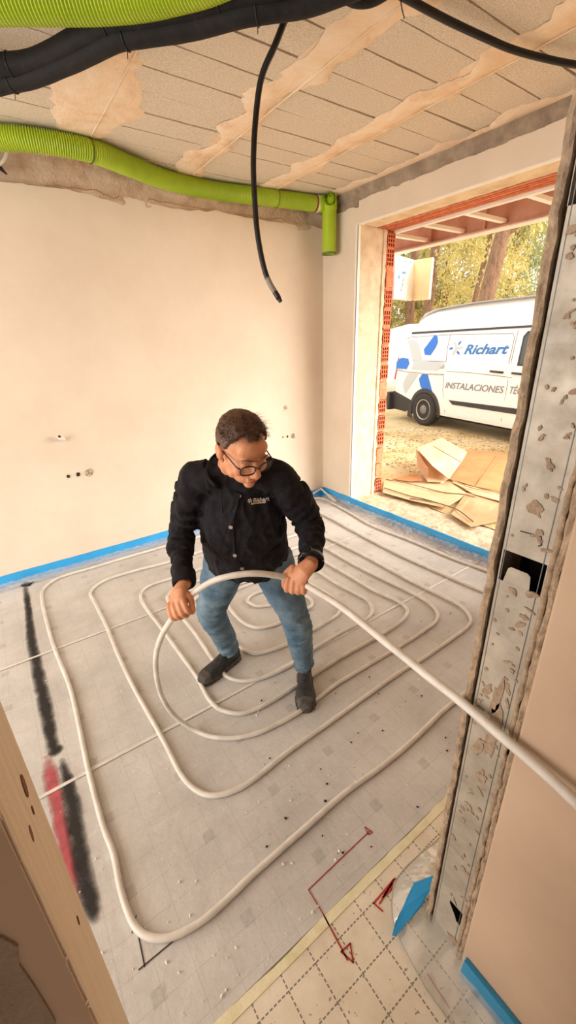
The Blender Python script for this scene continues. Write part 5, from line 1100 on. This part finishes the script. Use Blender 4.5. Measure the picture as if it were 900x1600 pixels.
# stand-up collar, open at the throat
mb = MB(); cc_ = nk + spine*.005; ups = unit(spine*.75 + front_v*.25); Rr = []
for q in np.linspace(math.radians(28), math.radians(332), 44):
    d_ = front_v*math.cos(q) + side_v*math.sin(q); rr = .088 + .014*max(0, math.cos(q)); b_ = cc_ + d_*(rr + .006) - ups*.035 - front_v*.0; t_ = cc_ + d_*(rr - .004 + .020*max(0, math.cos(q))) + ups*(.046 - .034*max(0, math.cos(q)))
    Rr.append([b_, b_*.5 + t_*.5 + d_*.006, t_ + d_*.003, t_ - d_*.004, b_*.5 + t_*.5 - d_*.006, b_ - d_*.012])
mb.rings(Rr); co = mb.build('collar', M_JACKET, person, smooth=True)
P = [onj(x, y, .003) for x, y in [(372,768),(368,785),(364,805),(361,825),(362,845),(366,866),(372,880),(378,888)]]; P = [p for p in P if p[0] is not None]
mb = MB(); Rr = []
for i, (p, nn) in enumerate(P):
    t_ = unit(P[min(i+1, len(P)-1)][0] - P[max(i-1, 0)][0]); s_ = unit(np.cross(t_, nn)); Rr.append([p - s_*.012, p - s_*.010 + nn*.004, p + s_*.010 + nn*.004, p + s_*.012])
mb.rings(Rr, cap=False, closed=False); jm_pl = mb.build('zip_placket', M_JACKET, jacket, smooth=False)
M_SNAP = simple('pale_snap', 'CFC6BC', .35, .6)
for x, y in ((374,774),(361,822),(368,866),(379,886)):
    p, nn = onj(x, y, .008)
    if p is not None: mb = MB(); mb.tube([p - nn*.006, p + nn*.002], .0075, 12); mb.build('snap_button', M_SNAP, jacket)
for pts in ([(333,845),(352,852),(372,862)], [(385,868),(420,862),(445,850)], [(345,760),(348,800),(350,840)], [(425,770),(438,800),(440,835)]):
    P = [onj(x, y, .001) for x, y in pts]
    if all(p[0] is not None for p in P): mb = MB(); mb.tube(catmull([p[0] for p in P], 4), .0022, 6); mb.build('seam', simple('jacket_seam', '0E0D10', .9), jacket, smooth=True)
p, nn = onj(388, 785, .002); q, _ = onj(417, 782, .002)
if p is not None and q is not None:
    ex = unit(q - p); ey = unit(np.cross(nn, ex)); ey = ey if ey @ CU > 0 else -ey; M_STITCH = simple('cream_stitching', 'E6D9C8', .8, var=0)
    def onto(me):
        Cc = coords(me); out = []
        for c in Cc:
            r = bvh.find_nearest(Vector(c)); out.append(np.array(r[0]) + np.array(r[1])*.0025 if r[0] is not None else c)
        set_coords(me, np.array(out)); me.materials.append(M_STITCH); return me
    w_ = np.linalg.norm(q - p)
    obj('chest_lettering', onto(text_mesh('Richart', w_*.30, ex, ey, p + ex*w_*.24 - ey*.001, 0, .2, .0006)), jacket); obj('chest_lettering', onto(text_mesh('INSTALACIONES', w_*.105, ex, ey, p + ex*w_*.14 - ey*.0085, 0, .1, .0004)), jacket)
    mb = MB(); c = p + ex*.006 + ey*.006
    for k in range(6):
        a = k*math.pi/3 + .3; d_ = ex*math.cos(a) + ey*math.sin(a); s_ = -ex*math.sin(a) + ey*math.cos(a); mb.add([c + d_*.002 - s_*.0008, c + d_*.0085 - s_*.0016, c + d_*.0085 + s_*.0016, c + d_*.002 + s_*.0008], [(0, 1, 2, 3)])
    em_ = mb.mesh('chest_emblem', []); onto(em_); obj('chest_emblem', em_, jacket)
for w_, e_, r in ((wR, eR, .043), (wL, eL, .043)):
    ax = unit(e_ - w_); mb = MB(); a0 = w_ + ax*.006; R_ = []; s_ = unit(np.cross(ax, CT)); t_ = np.cross(s_, ax)
    for d_, rr in ((0, r - .008), (-.001, r - .001), (.012, r + .001), (.030, r + .001), (.036, r - .004)): R_.append([a0 + ax*d_ + (s_*math.cos(q) + t_*math.sin(q))*rr for q in np.arange(24)*math.pi/12])
    mb.rings(R_, cap=False); mb.build('cuff', M_JACKET, jacket, smooth=True)
# --- wristwatch worn over the left cuff
wt = empty('wristwatch', wL); wt.parent = person; wt.matrix_parent_inverse = person.matrix_basis.inverted()
ax = unit(eL - wL); c = wL + ax*.012; s_ = unit(np.cross(ax, CT)); t_ = np.cross(s_, ax); t_ = t_ if t_ @ CT > 0 else -t_
M_WATCH = simple('black_watch', '121111', .35, var=0)
mb = MB(); mb.rings([[c + ax*d_ + (s_*math.cos(q) + t_*math.sin(q))*rr for q in np.arange(28)*math.pi/14] for d_, rr in ((-.011, .0455), (-.011, .048), (.011, .0485), (.011, .046))], cap=False); mb.build('strap', M_WATCH, wt, smooth=True)
dn = unit(t_*.85 - s_*.35); mb = MB(); mb.tube([c + dn*.044, c + dn*.050, c + dn*.056, c + dn*.058], [.021, .0225, .0215, .019], 26); mb.build('case', M_WATCH, wt, smooth=False); mb = MB(); mb.tube([c + dn*.0575, c + dn*.0588], .0165, 24); mb.build('dial', NT('watch_dial').col('26262B').set(.12).mat, wt)
tag(person, 'person in a black jacket, jeans and glasses bending forward with the pipe in both hands', 'person')
